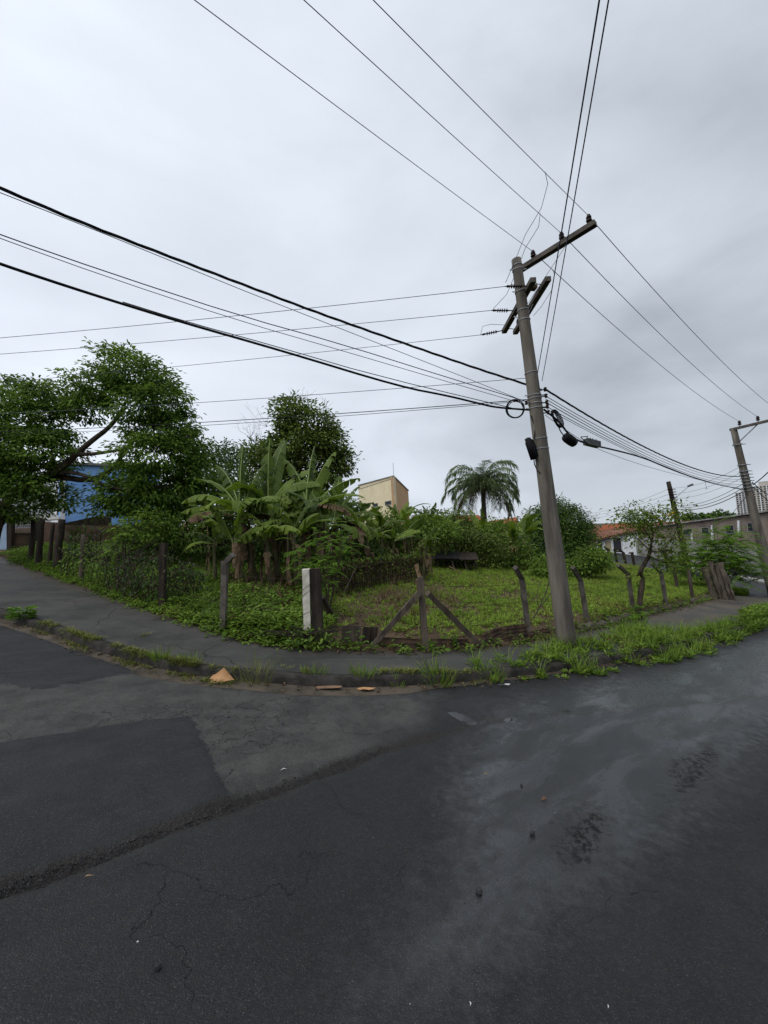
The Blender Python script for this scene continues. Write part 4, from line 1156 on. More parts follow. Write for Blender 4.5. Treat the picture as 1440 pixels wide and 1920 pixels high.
# --- shrubs across the back of the lot
SH = [(880, 22, [(868, 1005, 46, 28, 0, .9), (905, 1025, 38, 26, 0, .9), (850, 1035, 36, 22, .2, .8), (925, 1045, 26, 18, .3, .7), (880, 1048, 50, 18, .2, .8)], 260, 'leaf_olive', 'yellow-green fine-leaved bush beside the dark shack'),
      (950, 23, [(945, 1010, 30, 24, 0, .8), (965, 1040, 30, 22, .2, .8), (930, 1055, 24, 14, .2, .7)], 120, 'leaf_bush', 'loose green bush left of the round dark tree'),
      (1000, 20, [(1005, 1058, 26, 14, 0, .7), (1030, 1066, 24, 12, .2, .6)], 70, 'leaf_bush', 'low green bush at the foot of the round dark tree'),
      (1100, 21, [(1085, 1055, 32, 18, 0, .8), (1115, 1052, 26, 18, .4, .8), (1098, 1070, 40, 12, .2, .7)], 130, 'leaf_bush', 'mid green bush right of the pole at the back of the grass'),
      (740, 20, [(735, 1000, 40, 26, 0, .9), (780, 1010, 40, 28, .3, .9), (705, 1015, 36, 30, .3, .9), (760, 1035, 60, 22, .2, .8), (820, 1000, 34, 24, .4, .8)], 260, 'leaf_bush', 'broad leafy thicket behind the small banana plants'),
      (655, 16, [(655, 1040, 40, 30, 0, .6), (690, 1050, 34, 22, .2, .6), (640, 1075, 30, 22, .1, .5)], 140, 'leaf_dark', 'dark shrub behind the old stick fence'),
      (820, 29, [(815, 975, 26, 14, 0, 1), (845, 980, 30, 16, 0, 1), (790, 985, 30, 16, 0, 1), (870, 985, 30, 14, .3, 1)], 150, 'leaf_olive', 'olive treetop between cream building and palm'),
      (900, 30, [(905, 995, 36, 16, 0, 1.2), (950, 1000, 26, 16, 0, 1.2), (870, 1004, 34, 16, 0, 1.2)], 130, 'leaf_bush', 'dark shrub under the palm crown')]
def ragged(lo):
    out = []
    for (px, py, rx, ry, dd, rd) in lo:
        for _ in range(5):
            k = random.uniform(.35, .7); out.append((px + random.uniform(-.8, .8) * rx, py + random.uniform(-.9, .7) * ry, rx * k, ry * k, dd + random.uniform(-.5, .5), rd * k))
    return out
for (px, d, lo, n, mt, lab) in SH:
    lo = ragged(lo); bush('shrub', px, d, lo, n, 24, .2 * d / 20, (.17 * d / 20, .08 * d / 20), mt, lab, 'shrub', 'shrubs along the back of the lot')

# --- feathery bright shrub over the white post
def feather(name, px, d, stems, label, mat, cat='shrub', leafL=.05, pin=16, frond=.42, nf=34, spreadc=1.0, trunk=None):
    b = on_ground(px, d); root = empty(name, b, label, cat)
    m = MB(); Ps, Ds, Ns, Rn = [], [], [], []
    if trunk: m.tube(smooth([Vector(q) for q in trunk[0]], 2), [trunk[1] * (1 - .5 * i / 12) for i in range(len(smooth([Vector(q) for q in trunk[0]], 2)))], 8, True, .06)
    for (tx, ty, dd) in stems:
        tp = P(tx, ty, d + dd); s0 = Vector(trunk[0][-1]) if trunk else b
        md = s0.lerp(tp, .5) + Vector((random.gauss(0, .05), 0, .1)); path = smooth([s0, md, tp], 2); m.tube(path, [.018 - .012 * i / len(path) for i in range(len(path))], 5, False)
        for k in range(nf):
            o = path[random.randrange(len(path) // 2, len(path))]
            a = random.uniform(0, 6.28); el = random.uniform(-.2, .7)
            fd = Vector((math.cos(a) * math.cos(el), math.sin(a) * math.cos(el), math.sin(el)))
            sd = Vector((-fd.y, fd.x, 0)).normalized(); c = random.random()
            o = o + Vector((random.gauss(0, .12), random.gauss(0, .12), random.gauss(0, .08))) * spreadc
            L = frond * random.uniform(.6, 1.1)
            for q in range(pin):
                u = (q + 1) / pin; pp = o + fd * (L * u) - Vector((0, 0, .35 * L * u * u))
                for sg in (-1, 1):
                    Ps.append(tuple(pp)); dv = sd * sg + fd * .45 - Vector((0, 0, .25)); Ds.append(tuple(dv)); Ns.append((random.gauss(0, .2), random.gauss(0, .2), 1)); Rn.append(min(1, .6 * c + .4 * random.random()))
    m.build('stem', MAT['bark'], root, True)
    n = len(Ps); leaf_cloud('foliage', Ps, Ds, Ns, leafL * rng.uniform(.8, 1.3, n), leafL * .42, MAT[mat], root, np.array(Rn))
    return root
feather('feathery_shrub', 608, 8.9, [(570, 1030, 0), (590, 1010, .2), (620, 1000, .3), (640, 985, .4), (610, 1045, 0), (645, 1020, .2), (575, 1055, -.1), (560, 1046, .1)], 'bright green feathery shrub spilling over the white corner post', 'leaf_bright', nf=20)
feather('feathery_shrub', 1345, 20.0, [(1345, 1000, 0), (1320, 1020, .2), (1375, 1015, -.2), (1300, 1045, 0), (1395, 1040, 0), (1350, 1035, -.3), (1325, 1055, 0), (1385, 1060, -.2), (1405, 1058, 0), (1280, 1060, .3), (1360, 1008, .6), (1312, 1035, .5)], 'wide feathery green shrub beside the timbers at the far corner',
        'leaf_bright', leafL=.11, pin=14, frond=1.0, nf=55, spreadc=3.4)

# --- young crooked tree with yellow flowers on the pavement edge
yb = G(1196, 1152); d0 = depth(yb)
yr = empty('flowering_tree', yb, 'crooked young tree with sparse leaves and yellow flowers by the pavement', 'tree')
m = MB()
tr = smooth([yb - Vector((0, 0, .1)), P(1200, 1120, d0), P(1206, 1085, d0), P(1200, 1072, d0), P(1208, 1058, d0 + .1), P(1217, 1042, d0), P(1219, 1032, d0)], 2)
m.tube(tr, [.085 - .04 * i / len(tr) for i in range(len(tr))], 8, True, .08)
br = [([(1206, 1060), (1200, 1075), (1194, 1080)], .05), ([(1219, 1034), (1222, 1015), (1225, 1000), (1222, 985), (1210, 972)], .035), ([(1222, 1015), (1214, 1000), (1200, 985), (1180, 975), (1165, 968)], .025),
      ([(1225, 1000), (1236, 985), (1245, 970), (1262, 962), (1275, 960)], .022), ([(1219, 1034), (1235, 1035), (1255, 1030), (1270, 1040)], .028), ([(1217, 1042), (1235, 1052), (1258, 1056), (1275, 1052)], .022),
      ([(1225, 1000), (1218, 990), (1205, 962)], .015), ([(1210, 985), (1190, 970), (1182, 960)], .014), ([(1240, 978), (1232, 965), (1226, 958)], .014), ([(1219, 1032), (1195, 1010), (1185, 1000)], .018), ([(1240, 1035), (1260, 1010), (1268, 995)], .016)]
ends = []
for pts, r in br:
    w = smooth([P(x, y, d0 + random.uniform(-.25, .25)) for x, y in pts], 1); m.tube(w, [r * (1 - .7 * i / len(w)) for i in range(len(w))], 6, False); ends += w[len(w) // 2:]
m.build('trunk', MAT['bark'], yr, True)
ends += [P(1170, 985, d0), P(1195, 978, d0), P(1215, 1005, d0), P(1235, 1005, d0), P(1262, 1020, d0), P(1242, 1065, d0), P(1262, 1062, d0), P(1280, 1070, d0), P(1200, 1020, d0), P(1230, 1045, d0)]
S = [(np.array(tuple(q)) + rng.normal(size=3) * .10, np.array([0, 0, .3]), 0) for q in ends for _ in range(4)]
a = crown_leaves(S, 11, .16, .12, .055, .35, .7); leaf_cloud('foliage', *a[:5], MAT['leaf_yellow'], yr, a[5] * .9)
S = [(np.array(tuple(P(x, y, d0 - .2))), np.array([0, 0, .3]), 0) for x, y in ((1256, 962), (1248, 965), (1262, 958), (1240, 968), (1254, 970), (1236, 974))]
a = crown_leaves(S, 7, .05, .07, .05, .1, .8); leaf_cloud('flowers', *a[:5], MAT['flower'], yr, a[5])
bare_sprays(yr, [P(1223, 975, d0), P(1216, 985, d0), P(1212, 970, d0)], 'seed_pods', 'dry_leaf', .35, 4, .012)
# small feathery sapling at its foot
feather('sapling', 1192, depth(G(1192, 1172)), [(1190, 1140, 0), (1185, 1150, 0), (1198, 1156, -.1), (1190, 1165, 0)], 'small bright sapling sprouting at the foot of the crooked young tree', 'leaf_bright', nf=9, frond=.25, pin=10, leafL=.06, spreadc=.5)

# ================================================================== banana plants
def banana_leaf(base, az, el, L, W, droop, rnd, parent, tear=.35, name='leaf'):
    n = 18; pts = []; p = Vector(base); e = el
    hd = Vector((math.cos(az), math.sin(az), 0))
    side0 = Vector((-hd.y, hd.x, 0)); roll = random.gauss(0, .5); drift = random.gauss(0, .35)
    side = (side0 * math.cos(roll) + Vector((0, 0, 1)) * math.sin(roll)).normalized()
    for i in range(n + 1):
        pts.append((p.copy(), e)); s = i / n
        p = p + (hd * math.cos(e) + Vector((0, 0, 1)) * math.sin(e)) * (L / n)
        e -= droop * (.25 + 1.6 * s) / n; az += drift / n; hd = Vector((math.cos(az), math.sin(az), 0))
    V, Fc, Rn, Al = [], [], [], []
    for sg in (-1, 1):
        i = 2
        while i < n:
            k = min(n - i, random.choice((1, 1, 2, 3)) if tear > .4 else random.choice((2, 3, 5)) if tear > .1 else random.choice((3, 5, 8)))
            phi = random.uniform(.0, .55) - random.random() * tear * 1.3
            slip = random.uniform(-.03, .07) * L; wl_f = random.uniform(.72, 1.05) if tear > .3 else random.uniform(.93, 1.03)
            b = len(V)
            for q in range(k + 1):
                s = (i + q) / n; pp, ee = pts[i + q]
                fwd = hd * math.cos(ee) + Vector((0, 0, 1)) * math.sin(ee)
                up = fwd.cross(side).normalized()
                sq = (i + q * .96 + .02 * k) / n; pp = pp.copy()
                w = W * (max(0.0, math.sin(math.pi * min(1, (sq - .08) / .94) ** .8)) ** .55) * random.uniform(.95, 1.03) * .5 * wl_f
                for j, uu in enumerate((0.02, .55, 1.0)):
                    fold = phi - .35 * uu * (.5 + tear)
                    V.append(tuple(pp - Vector((0, 0, tear * .5 * w * uu * uu)) + side * sg * (w * uu * math.cos(fold)) + up * (w * uu * math.sin(fold)) + fwd * (.10 * w * uu + slip * uu * .4 - (.022 * L * uu * (q / k - .5) if tear > .4 else 0))))
                    Rn.append(rnd + random.uniform(-.05, .05) + .12 * (q % 2)); Al.append(s)
            for q in range(k):
                for j in range(2):
                    a0 = b + q * 3 + j; f = (a0, a0 + 1, a0 + 4, a0 + 3); Fc.append(f if sg > 0 else f[::-1])
            i += k
    loops = np.array(Fc).ravel(); nf = len(Fc)
    o = np_mesh(name, V, loops, np.arange(nf) * 4, np.full(nf, 4), MAT['dead_banana' if rnd < 0 else 'banana'], parent, {'rnd': np.clip(Rn, 0, 1), 'along': Al})
    m = MB(); m.tube([q[0] for q in pts], [.028 * (1 - .8 * i / n) * L / 2 for i in range(n + 1)], 5, False); m.build('midrib', MAT['midrib'], o, True)
    return o
def banana(px, d, crown, leaves, label, stem_r=.11, dead=13, group='banana plants in the lot', scale=1.0):
    b = on_ground(px, d); c = P(crown[0], crown[1], d)
    root = empty('banana_plant', b, label, 'banana plant', group)
    m = MB(); m.tube([b - Vector((0, 0, .1)), b.lerp(c, .35), b.lerp(c, .7), c, c + Vector((0, 0, .15))], [stem_r * 1.15, stem_r, stem_r * .8, stem_r * .55, stem_r * .3], 9, True, .05)
    m.build('pseudostem', MAT['banana_stem'], root, True)
    if stem_r > .1: leaves = leaves + [(random.uniform(0, 360), random.uniform(-5, 45), random.uniform(1.3, 2.0), random.uniform(.38, .5), random.uniform(1.4, 2.2)) for _ in range(6)]
    for (az, el, L, W, dr) in leaves:
        banana_leaf(c + Vector((random.uniform(-.05, .05), random.uniform(-.05, .05), random.uniform(-.15, .1))), R(az), R(el), L * scale, W * scale, dr, (-1 if (el < 25 and random.random() < .22) else random.uniform(.0, .9)), root, random.choice((.2, .5, .9)))
    for k in range(dead):
        a = random.uniform(0, 6.28); s0 = b.lerp(c, random.uniform(.55, .98)); L = random.uniform(.5, 1.2) * scale
        out = Vector((math.cos(a), math.sin(a), 0)); m = MB(); w = random.uniform(.06, .14)
        pts = [s0, s0 + out * .18 + Vector((0, 0, .02)), s0 + out * .24 - Vector((0, 0, L * .5)), s0 + out * random.uniform(.12, .25) - Vector((0, 0, L))]
        sd = Vector((-out.y, out.x, 0)); Vv = []
        pts = smooth(pts, 1)
        for i, q in enumerate(pts):
            ww = w * (1 - .5 * i / len(pts)) * random.uniform(.5, 1.1); Vv += [q - sd * ww + out * random.uniform(-.03, .03), q + out * .03, q + sd * ww + out * random.uniform(-.03, .03)]
        m.add(Vv, [(i * 3 + j, i * 3 + j + 1, i * 3 + j + 4, i * 3 + j + 3) for i in range(len(pts) - 1) for j in range(2)])
        m.build('dead_leaf', MAT['dead_banana'], root)
    return root
banana(478, 12.2, (452, 962), [(180, 42, 2.1, .55, 1.5), (172, 20, 1.9, .48, .9), (130, 62, 2.3, .62, .7), (100, 80, 2.4, .6, .3), (60, 70, 2.0, .6, .6), (200, 5, 1.6, .5, 1.4), (300, 25, 1.5, .5, 1.7), (340, 38, 1.7, .5, 1.4), (150, 52, 2.1, .6, 1.0), (240, 30, 1.5, .5, 1.5)],
       'leftmost tall banana plant with long leaves arching left')
banana(520, 12.9, (505, 945), [(95, 85, 2.4, .6, .25), (70, 74, 2.5, .62, .4), (110, 72, 2.2, .6, .6), (20, 55, 2.0, .6, 1.0), (330, 20, 1.6, .55, 1.6), (250, 25, 1.5, .55, 1.5), (180, 45, 1.9, .6, 1.2), (0, 40, 1.9, .5, 1.3)],
       'tall banana plant in the middle of the clump with upright leaves')
banana(572, 12.6, (575, 955), [(75, 76, 2.3, .55, .4), (50, 66, 2.4, .55, .5), (20, 48, 2.2, .55, .8), (350, 30, 2.0, .55, 1.1), (120, 70, 2.0, .55, .6), (200, 30, 1.5, .5, 1.5), (290, 20, 1.4, .5, 1.7), (330, 10, 1.6, .5, 1.2)],
       'tall banana plant right of the clump, leaning towards the cream building')
banana(628, 14.0, (628, 985), [(30, 65, 1.7, .5, .6), (10, 48, 1.7, .5, .9), (350, 30, 1.6, .5, 1.2), (80, 75, 2.0, .5, .5), (200, 35, 1.7, .5, 1.3), (320, 10, 1.6, .45, 1.4), (270, 20, 1.4, .5, 1.6)],
       'rightmost banana plant of the tall clump')
banana(402, 12.0, (402, 1015), [(170, 40, 1.0, .36, 1.2), (100, 75, 1.1, .36, .5), (220, 20, .9, .34, 1.4), (20, 40, 1.0, .34, 1.3), (300, 30, .9, .34, 1.4)], 'small banana sucker left of the tall clump', .06, 2)
for (px, d, cr, lab, sc_) in ((455, 11.4, (440, 1015), 'low banana plant at the left front of the tall clump', .8), (505, 11.6, (500, 1005), 'low banana plant with drooping leaves at the front of the clump', .85), (550, 11.5, (552, 1000), 'low banana plant before the middle of the clump', .8), (605, 12.2, (608, 985), 'low banana plant before the right end of the clump', .9), (690, 15.5, (688, 1012), 'young banana plant left of the old stick fence top', .62), (735, 16.5, (738, 1015), 'young banana plant above the old stick fence', .6), (788, 15.5, (800, 1020), 'pale upright young banana plant left of the shack', .55),
                              (660, 15.8, (664, 995), 'banana plant with ragged leaves right of the tall clump', .75), (600, 15.0, (600, 975), 'banana plant hidden behind the tall clump', 1.15), (540, 15.2, (540, 960), 'banana plant at the back of the tall clump', 1.2),
                              (750, 21.5, (748, 985), 'tall ragged banana plant below the ochre wall', 1.15), (805, 22, (803, 990), 'tall ragged banana plant left of the palm', 1.1), (905, 24, (905, 1000), 'banana plant under the palm crown', 1.0), (985, 24, (984, 1005), 'banana plant at the left of the round dark tree', 1.0),
                              (765, 19, (762, 1000), 'ragged banana plant behind the young ones', .8), (835, 21, (832, 1000), 'banana plant behind the shack', .8), (962, 23, (962, 1010), 'banana plant between bush and round dark tree', .85), (715, 18.5, (716, 990), 'banana plant below the cream building', .85)):
    banana(px, d, cr, [(random.uniform(0, 360), random.uniform(25, 80), random.uniform(1.4, 2.0), random.uniform(.42, .55), random.uniform(.6, 1.5)) for _ in range(7)], lab, .07, 4, scale=sc_)

# ================================================================== palm
D = 36; pbase = on_ground(905, D); pc = P(905, 912, D)
pr_ = empty('palm_tree', pbase, 'tall feathery palm with drooping fronds right of the cream building', 'palm')
m = MB(); m.tube([pbase - Vector((0, 0, .3)), pbase.lerp(pc, .5) + Vector((.1, 0, 0)), pc], [.28, .22, .2], 10, True, .05); m.build('trunk', MAT['palm_trunk'], pr_, True)
MAT['frond'] = leaf_mat('palm_leaflet', (.045, .075, .032), (.22, .28, .12), .35)
MAT['frond_dead'] = leaf_mat('dry_palm_leaflet', (.07, .055, .03), (.17, .13, .07), .15)
for k in range(46):
    az = k * 2.399 + random.uniform(-.2, .2); lvl = k / 46
    el = 1.4 - 1.75 * lvl + random.uniform(-.1, .1); L = random.uniform(3.4, 4.2)
    p = pc.copy(); e = el; hd = Vector((math.cos(az), math.sin(az), 0)); sd = Vector((-hd.y, hd.x, 0)); pts = []; n = 26
    dr = 2.3 if lvl < .6 else 1.6
    for i in range(n + 1):
        pts.append(p.copy()); p = p + (hd * math.cos(e) + Vector((0, 0, math.sin(e)))) * (L / n); e = max(-1.5, e - dr * (.3 + 1.4 * i / n) / n)
    root_f = MB(); root_f.tube(pts, [.035 * (1 - .8 * i / n) for i in range(n + 1)], 4, False); fo = root_f.build('frond', MAT['midrib'], pr_)
    Ps, Ds, Ns = [], [], []
    for i in range(3, n + 1):
        s = i / n; ln = math.sin(math.pi * min(1, .12 + s * .86)) ** .6
        for sg in (-1, 1):
            for rep in range(3):
                Ps.append(tuple(pts[i] + (pts[i] - pts[i - 1]) * random.uniform(-.5, .5))); t = (pts[i] - pts[i - 1]).normalized()
                Ds.append(tuple(sd * sg * random.uniform(.45, .9) + t * .5 + Vector((0, 0, random.uniform(-.9, .05))))); Ns.append(tuple(Vector((0, 0, 1)) + sd * sg * .4))
    nn = len(Ps); leaf_cloud('leaflets', Ps, Ds, Ns, rng.uniform(.6, 1.0, nn), rng.uniform(.045, .07, nn), MAT['frond_dead' if lvl > .88 else 'frond'], fo, np.clip(rng.random(nn) * .7 + .3 * random.random(), 0, 1), 'blade')
    fo.children[0]['kind'] = 'stuff'

# ================================================================== old stick fence, shack and clutter in the lot
def stick_fence():
    root = empty('stick_fence', G(700, 1112), 'old dark fence of sticks overgrown with dead creeper inside the lot', 'fence')
    a, b_ = G(612, 1122), G(806, 1082)
    ang = b_ - a
    n = 58
    for i in range(n):
        k = i / n + random.uniform(-.006, .006); q = a.lerp(b_, k); q.z = gz(q.x, q.y)
        m = MB(); h = random.uniform(.65, .95); w = random.uniform(.03, .075)
        m.bar(q - Vector((0, 0, .1)), q + Vector((random.gauss(0, .05), random.gauss(0, .04), h)), w, .02, jit=.006, seg=3, taper=.8)
        m.build('stick', MAT['dark_wood' if random.random() < .7 else 'old_wood'], root)
    for h in (.25, .7):
        m = MB(); m.tube([a + Vector((0, -.04, h)), a.lerp(b_, .5) + Vector((0, -.04, h + .05)), b_ + Vector((0, -.04, h))], .018, 5); m.build('rail', MAT['dark_wood'], root)
    nL = 2600; t = rng.random(nL)
    Ps = np.array(tuple(a)) + t[:, None] * np.array(tuple(ang)); Ps[:, 2] += .1 + rng.random(nL) ** .7 * .85; Ps[:, :2] += rng.normal(size=(nL, 2)) * .07
    D_ = rand_dirs(nL); D_[:, 2] -= .9
    leaf_cloud('dead_creeper', Ps, D_, rand_dirs(nL), rng.uniform(.06, .16, nL), rng.uniform(.015, .04, nL), MAT['dead'], root, rng.random(nL) * .45)['kind'] = 'stuff'
    nL = 900; t = rng.random(nL)
    Ps = np.array(tuple(a)) + t[:, None] * np.array(tuple(ang)); Ps[:, 2] += .3 + rng.random(nL) ** .5 * .7; Ps[:, :2] += rng.normal(size=(nL, 2)) * .1
    leaf_cloud('creeper', Ps, rand_dirs(nL), rand_dirs(nL, .7), .10, .06, MAT['under'], root)['kind'] = 'stuff'
stick_fence()
g0 = G(642, 1118); m = MB(); m.bar(g0, P(668, 1062, depth(g0) + .5), .11, .03, jit=.003, seg=3); tag(m.build('leaning_plank', MAT['old_wood'], None), 'grey plank leaning against the old stick fence', 'plank')
for i, (p0, p1) in enumerate((((762, 1090), (750, 1062)), ((868, 1078), (842, 1062)), ((700, 1128), (770, 1122)), ((730, 1180), (766, 1182)))):
    a = G(*p0); m = MB(); b_ = P(p1[0], p1[1], depth(a) + .3) if i < 2 else G(*p1) + Vector((0, 0, .04)); m.tube([a, a.lerp(b_, .5) + Vector((.02, 0, .03)), b_], .02, 5)
    tag(m.build('fallen_stick', MAT['pale_wood'], None), ('pale stick leaning at the right end of the old stick fence', 'pale stick leaning by the shack wall', 'long pale stick lying on the grass before the stick fence', 'short pale stick lying on the earth left of the corner post')[i], 'stick')
# bamboo pole standing in front of the dark shrub
a = on_ground(392, 13.3); m = MB(); m.tube([a, P(389, 985, 13.4), P(382, 925, 13.5)], [.022, .018, .013], 6); tag(m.build('bamboo_pole', MAT['pale_wood'], None), 'thin pale bamboo pole standing left of the banana clump', 'pole')
# shack
sb = on_ground(850, 20)
sh = empty('shack', sb, 'low dark shack of boards under a sagging roof sheet', 'shack')
def sp(px, py, dd=0.0): return P(px, py, 20 + dd)
for (px, dd) in ((818, -.2), (848, -.5), (872, -.4), (890, .4)):
    q = on_ground(px, 20 + dd); m = MB(); m.bar(q - Vector((0, 0, .1)), P(px - 1, 1050, 20 + dd), .09, .09, jit=.006, seg=3); m.build('post', MAT['old_wood'], sh)
for i, px in enumerate((824, 834, 852, 860, 868, 880)):
    q = on_ground(px, 20.1); m = MB(); m.bar(q, P(px, 1053, 20.1), .24, .03, jit=.01, seg=2); m.build('board', MAT['old_wood' if i % 2 else 'dark_wood'], sh)
r0, r1, r2, r3 = sp(806, 1050, -.8), sp(898, 1050, -.7), sp(892, 1036, 1.3), sp(816, 1036, 1.2)
m = MB(); m.prism([r0, r1, r2, r3], (0, 0, .03)); m.build('roof', MAT['dark_wood'], sh)
m = MB(); m.prism([r0 + Vector((.2, -.1, .06)), r0.lerp(r1, .6) + Vector((0, -.05, .05)), r3.lerp(r2, .55) + Vector((0, 0, .10)), r3 + Vector((.1, 0, .12))], (0, 0, .02)); m.build('roof_sheet', MAT['black_plastic'], sh)

# ================================================================== ground vegetation
def scatter(n, test, xr, yr):
    x = rng.uniform(*xr, n * 3); y = rng.uniform(*yr, n * 3)
    k = test(x, y); x, y = x[k][:n], y[k][:n]
    return x, y
Fpts = [tuple(q) for q in F[::4]]
inside = lambda x, y: poly_sdf(x, y, LOTPOLY)
def rows(x, y):
    """photo column of ground points"""
    d = np.stack([x - CAM.x, y - CAM.y, H(x, y) - CAM.z], 1); fw = d @ np.array(FW)
    return 720 + FPX * (d @ np.array(RT)) / fw
def zs(x, y, which=('lot', 'side', 'kerb')): return np.array([gz(a, b_, which) for a, b_ in zip(x, y)])
def weed_patch(name, x, y, z, hgt, leafL, leafW, per, mat, label, cat=None, shape='leaf', upright=.6, rbase=None, parent=None, spread=.05):
    n = len(x); hgt = np.broadcast_to(hgt, (n,))
    rp = np.repeat(np.arange(n), per); m_ = len(rp); f = rng.random(m_) ** .8
    az = rng.uniform(0, 2 * np.pi, m_); out = spread * rng.random(m_)
    Pn = np.stack([x[rp] + np.cos(az) * out, y[rp] + np.sin(az) * out, z[rp] + f * hgt[rp]], 1)
    Dn = np.stack([np.cos(az), np.sin(az), upright + rng.normal(size=m_) * .35], 1)
    Nn = np.stack([-np.cos(az) * upright * .8, -np.sin(az) * upright * .8, np.ones(m_)], 1)
    r = np.clip((rbase[rp] if rbase is not None else .5 * rng.random(n)[rp]) + .5 * rng.random(m_), 0, 1)
    o = leaf_cloud(name, Pn, Dn, Nn, leafL * rng.uniform(.6, 1.3, m_), leafW * rng.uniform(.7, 1.2, m_), MAT[mat], parent, r, shape)
    return tag(o, label, cat, None, 'stuff')
# sward inside the fence: green drifts over bare soil
x, y = scatter(30000, lambda x, y: (inside(x, y) > .12) & (rows(x, y) > 600 + 8 * rng.normal(size=len(x))) & (rng.random(len(x)) < np.clip(1.5 - y / 26, .25, 1)), (-3, 24), (6.5, 40))
dens = np.clip(.62 + .70 * noise2(x, y, .42) + .35 * noise2(x, y, 1.7) + .07 * (x - 3), .03, 1)
soil_zone = np.clip((inside(x, y)) / 1.4, .12, 1)
k = rng.random(len(x)) < dens * np.where(x < 5, soil_zone, 1)
x, y = x[k], y[k]; z = zs(x, y, ('lot',))
weed_patch('grass', x, y, z, .03 + .05 * rng.random(len(x)), .075, .030, 7, 'grass', 'patchy bright green weeds and grass growing inside the lot', 'grass', 'leaf', .7, np.clip(.3 + .4 * noise2(x, y, .9), 0, .7))
k = rng.random(len(x)) < .45
weed_patch('tall_grass', x[k], y[k], z[k], .03, .17, .010, 7, 'grass', 'thin upright grass blades among the low weeds of the lot', 'grass', 'blade', 1.6, np.clip(.3 + .3 * noise2(x[k], y[k], .9), 0, .6))
# dry litter on the bare earth
x, y = scatter(5200, lambda x, y: (inside(x, y) > .02) & (rows(x, y) > 590) & (rng.random(len(x)) < np.clip(.75 - .6 * noise2(x, y, .42), .1, 1)), (-3, 14), (6.5, 22))
z = zs(x, y, ('lot',)); n = len(x)
tag(leaf_cloud('leaf_litter', np.stack([x, y, z + .02], 1), rand_dirs(n, .2), rand_dirs(n, 1.2), rng.uniform(.05, .15, n), rng.uniform(.01, .04, n), MAT['dead'], None, rng.random(n)), 'dry leaves and straw scattered over the bare earth of the lot', 'leaf litter', None, 'stuff')
# undergrowth of the left half
x, y = scatter(7000, lambda x, y: (inside(x, y) > .10) & (rows(x, y) < 620) & (rng.random(len(x)) < np.clip(1.35 - y / 26, .2, 1)), (-18, 0), (6.5, 24))
z = zs(x, y, ('lot',)); dd_ = inside(x, y)
k = rng.random(len(x)) < np.clip(.75 + .8 * noise2(x, y, .9), .15, 1); x, y, z, dd_ = x[k], y[k], z[k], dd_[k]
hh = np.clip(.06 + .14 * rng.random(len(x)) + .28 * noise2(x, y, .8), .03, .6)
weed_patch('undergrowth', x, y, z, hh, .12, .055, 13, 'under', 'low leafy undergrowth covering the left half of the lot', 'undergrowth', 'leaf', .35, np.clip(.2 + .25 * noise2(x, y, 1.1), 0, .5), spread=.16)
x, y = scatter(1500, lambda x, y: (inside(x, y) > .06) & (inside(x, y) < 2.2) & (rows(x, y) > 425) & (rows(x, y) < 572), (-8, 0), (6, 12))
z = zs(x, y, ('lot',))
weed_patch('leafy_weeds', x, y, z, np.clip(.12 + .30 * rng.random(len(x)), 0, .5), .10, .06, 16, 'under', 'dense leafy weeds left of the white corner post', 'weeds', 'wide', .25, np.clip(.35 + .3 * noise2(x, y, 1.5), 0, .6), spread=.15)
x, y = scatter(2200, lambda x, y: (inside(x, y) > .05) & (rows(x, y) < 560) & (rows(x, y) > 60), (-18, 0), (6.5, 22))
z = zs(x, y, ('lot',))
weed_patch('wild_grass', x, y, z, .04, .38, .013, 8, 'under', 'long wild grass tufts between the left fence and the bananas', 'grass', 'blade', 1.5)
# brown fallen banana leaves
x, y = scatter(900, lambda x, y: (rows(x, y) > 415) & (rows(x, y) < 560) & (inside(x, y) > .5), (-7, 0), (7.5, 14))
z = zs(x, y, ('lot',)); n = len(x)
tag(leaf_cloud('fallen_leaves', np.stack([x, y, z + .04 + .12 * rng.random(n)], 1), rand_dirs(n, .1), rand_dirs(n, 1), rng.uniform(.15, .45, n), rng.uniform(.04, .10, n), MAT['dead'], None, rng.random(n)), 'brown fallen banana leaves under the tall clump', 'leaf litter', None, 'stuff')
# foot of the fence: weeds that creep over the pavement edge
i_ = rng.integers(0, NS, 2600); off = rng.normal(size=2600) * .13
FN = normals2(F); x = F[i_, 0] + FN[i_, 0] * off; y = F[i_, 1] + FN[i_, 1] * off
c_ = rows(x, y); k = (rng.random(len(x)) < np.where(c_ < 590, .9, .22)) & (c_ > 20) & (c_ < 1380); x, y = x[k], y[k]; z = zs(x, y)
weed_patch('fence_foot_weeds', x, y, z, .04 + .16 * rng.random(len(x)) ** 2, .085, .045, 10, 'under', 'small leafy weeds along the foot of the fence', 'weeds', 'wide', .3, np.clip(.3 + .3 * noise2(x, y, 1.5), 0, .6), spread=.09)
i_ = rng.integers(0, NS, 3600); off = -np.abs(rng.normal(size=3600)) * .16 + .08
x = F[i_, 0] + FN[i_, 0] * off; y = F[i_, 1] + FN[i_, 1] * off; z = zs(x, y); n = len(x)
tag(leaf_cloud('fence_foot_litter', np.stack([x, y, z + .012], 1), rand_dirs(n, .05), rand_dirs(n, 1.6), rng.uniform(.03, .10, n), rng.uniform(.012, .04, n), MAT['dead'], None, rng.random(n) * .8), 'dead leaves and crumbs of earth swept against the fence foot', 'leaf litter', None, 'stuff')
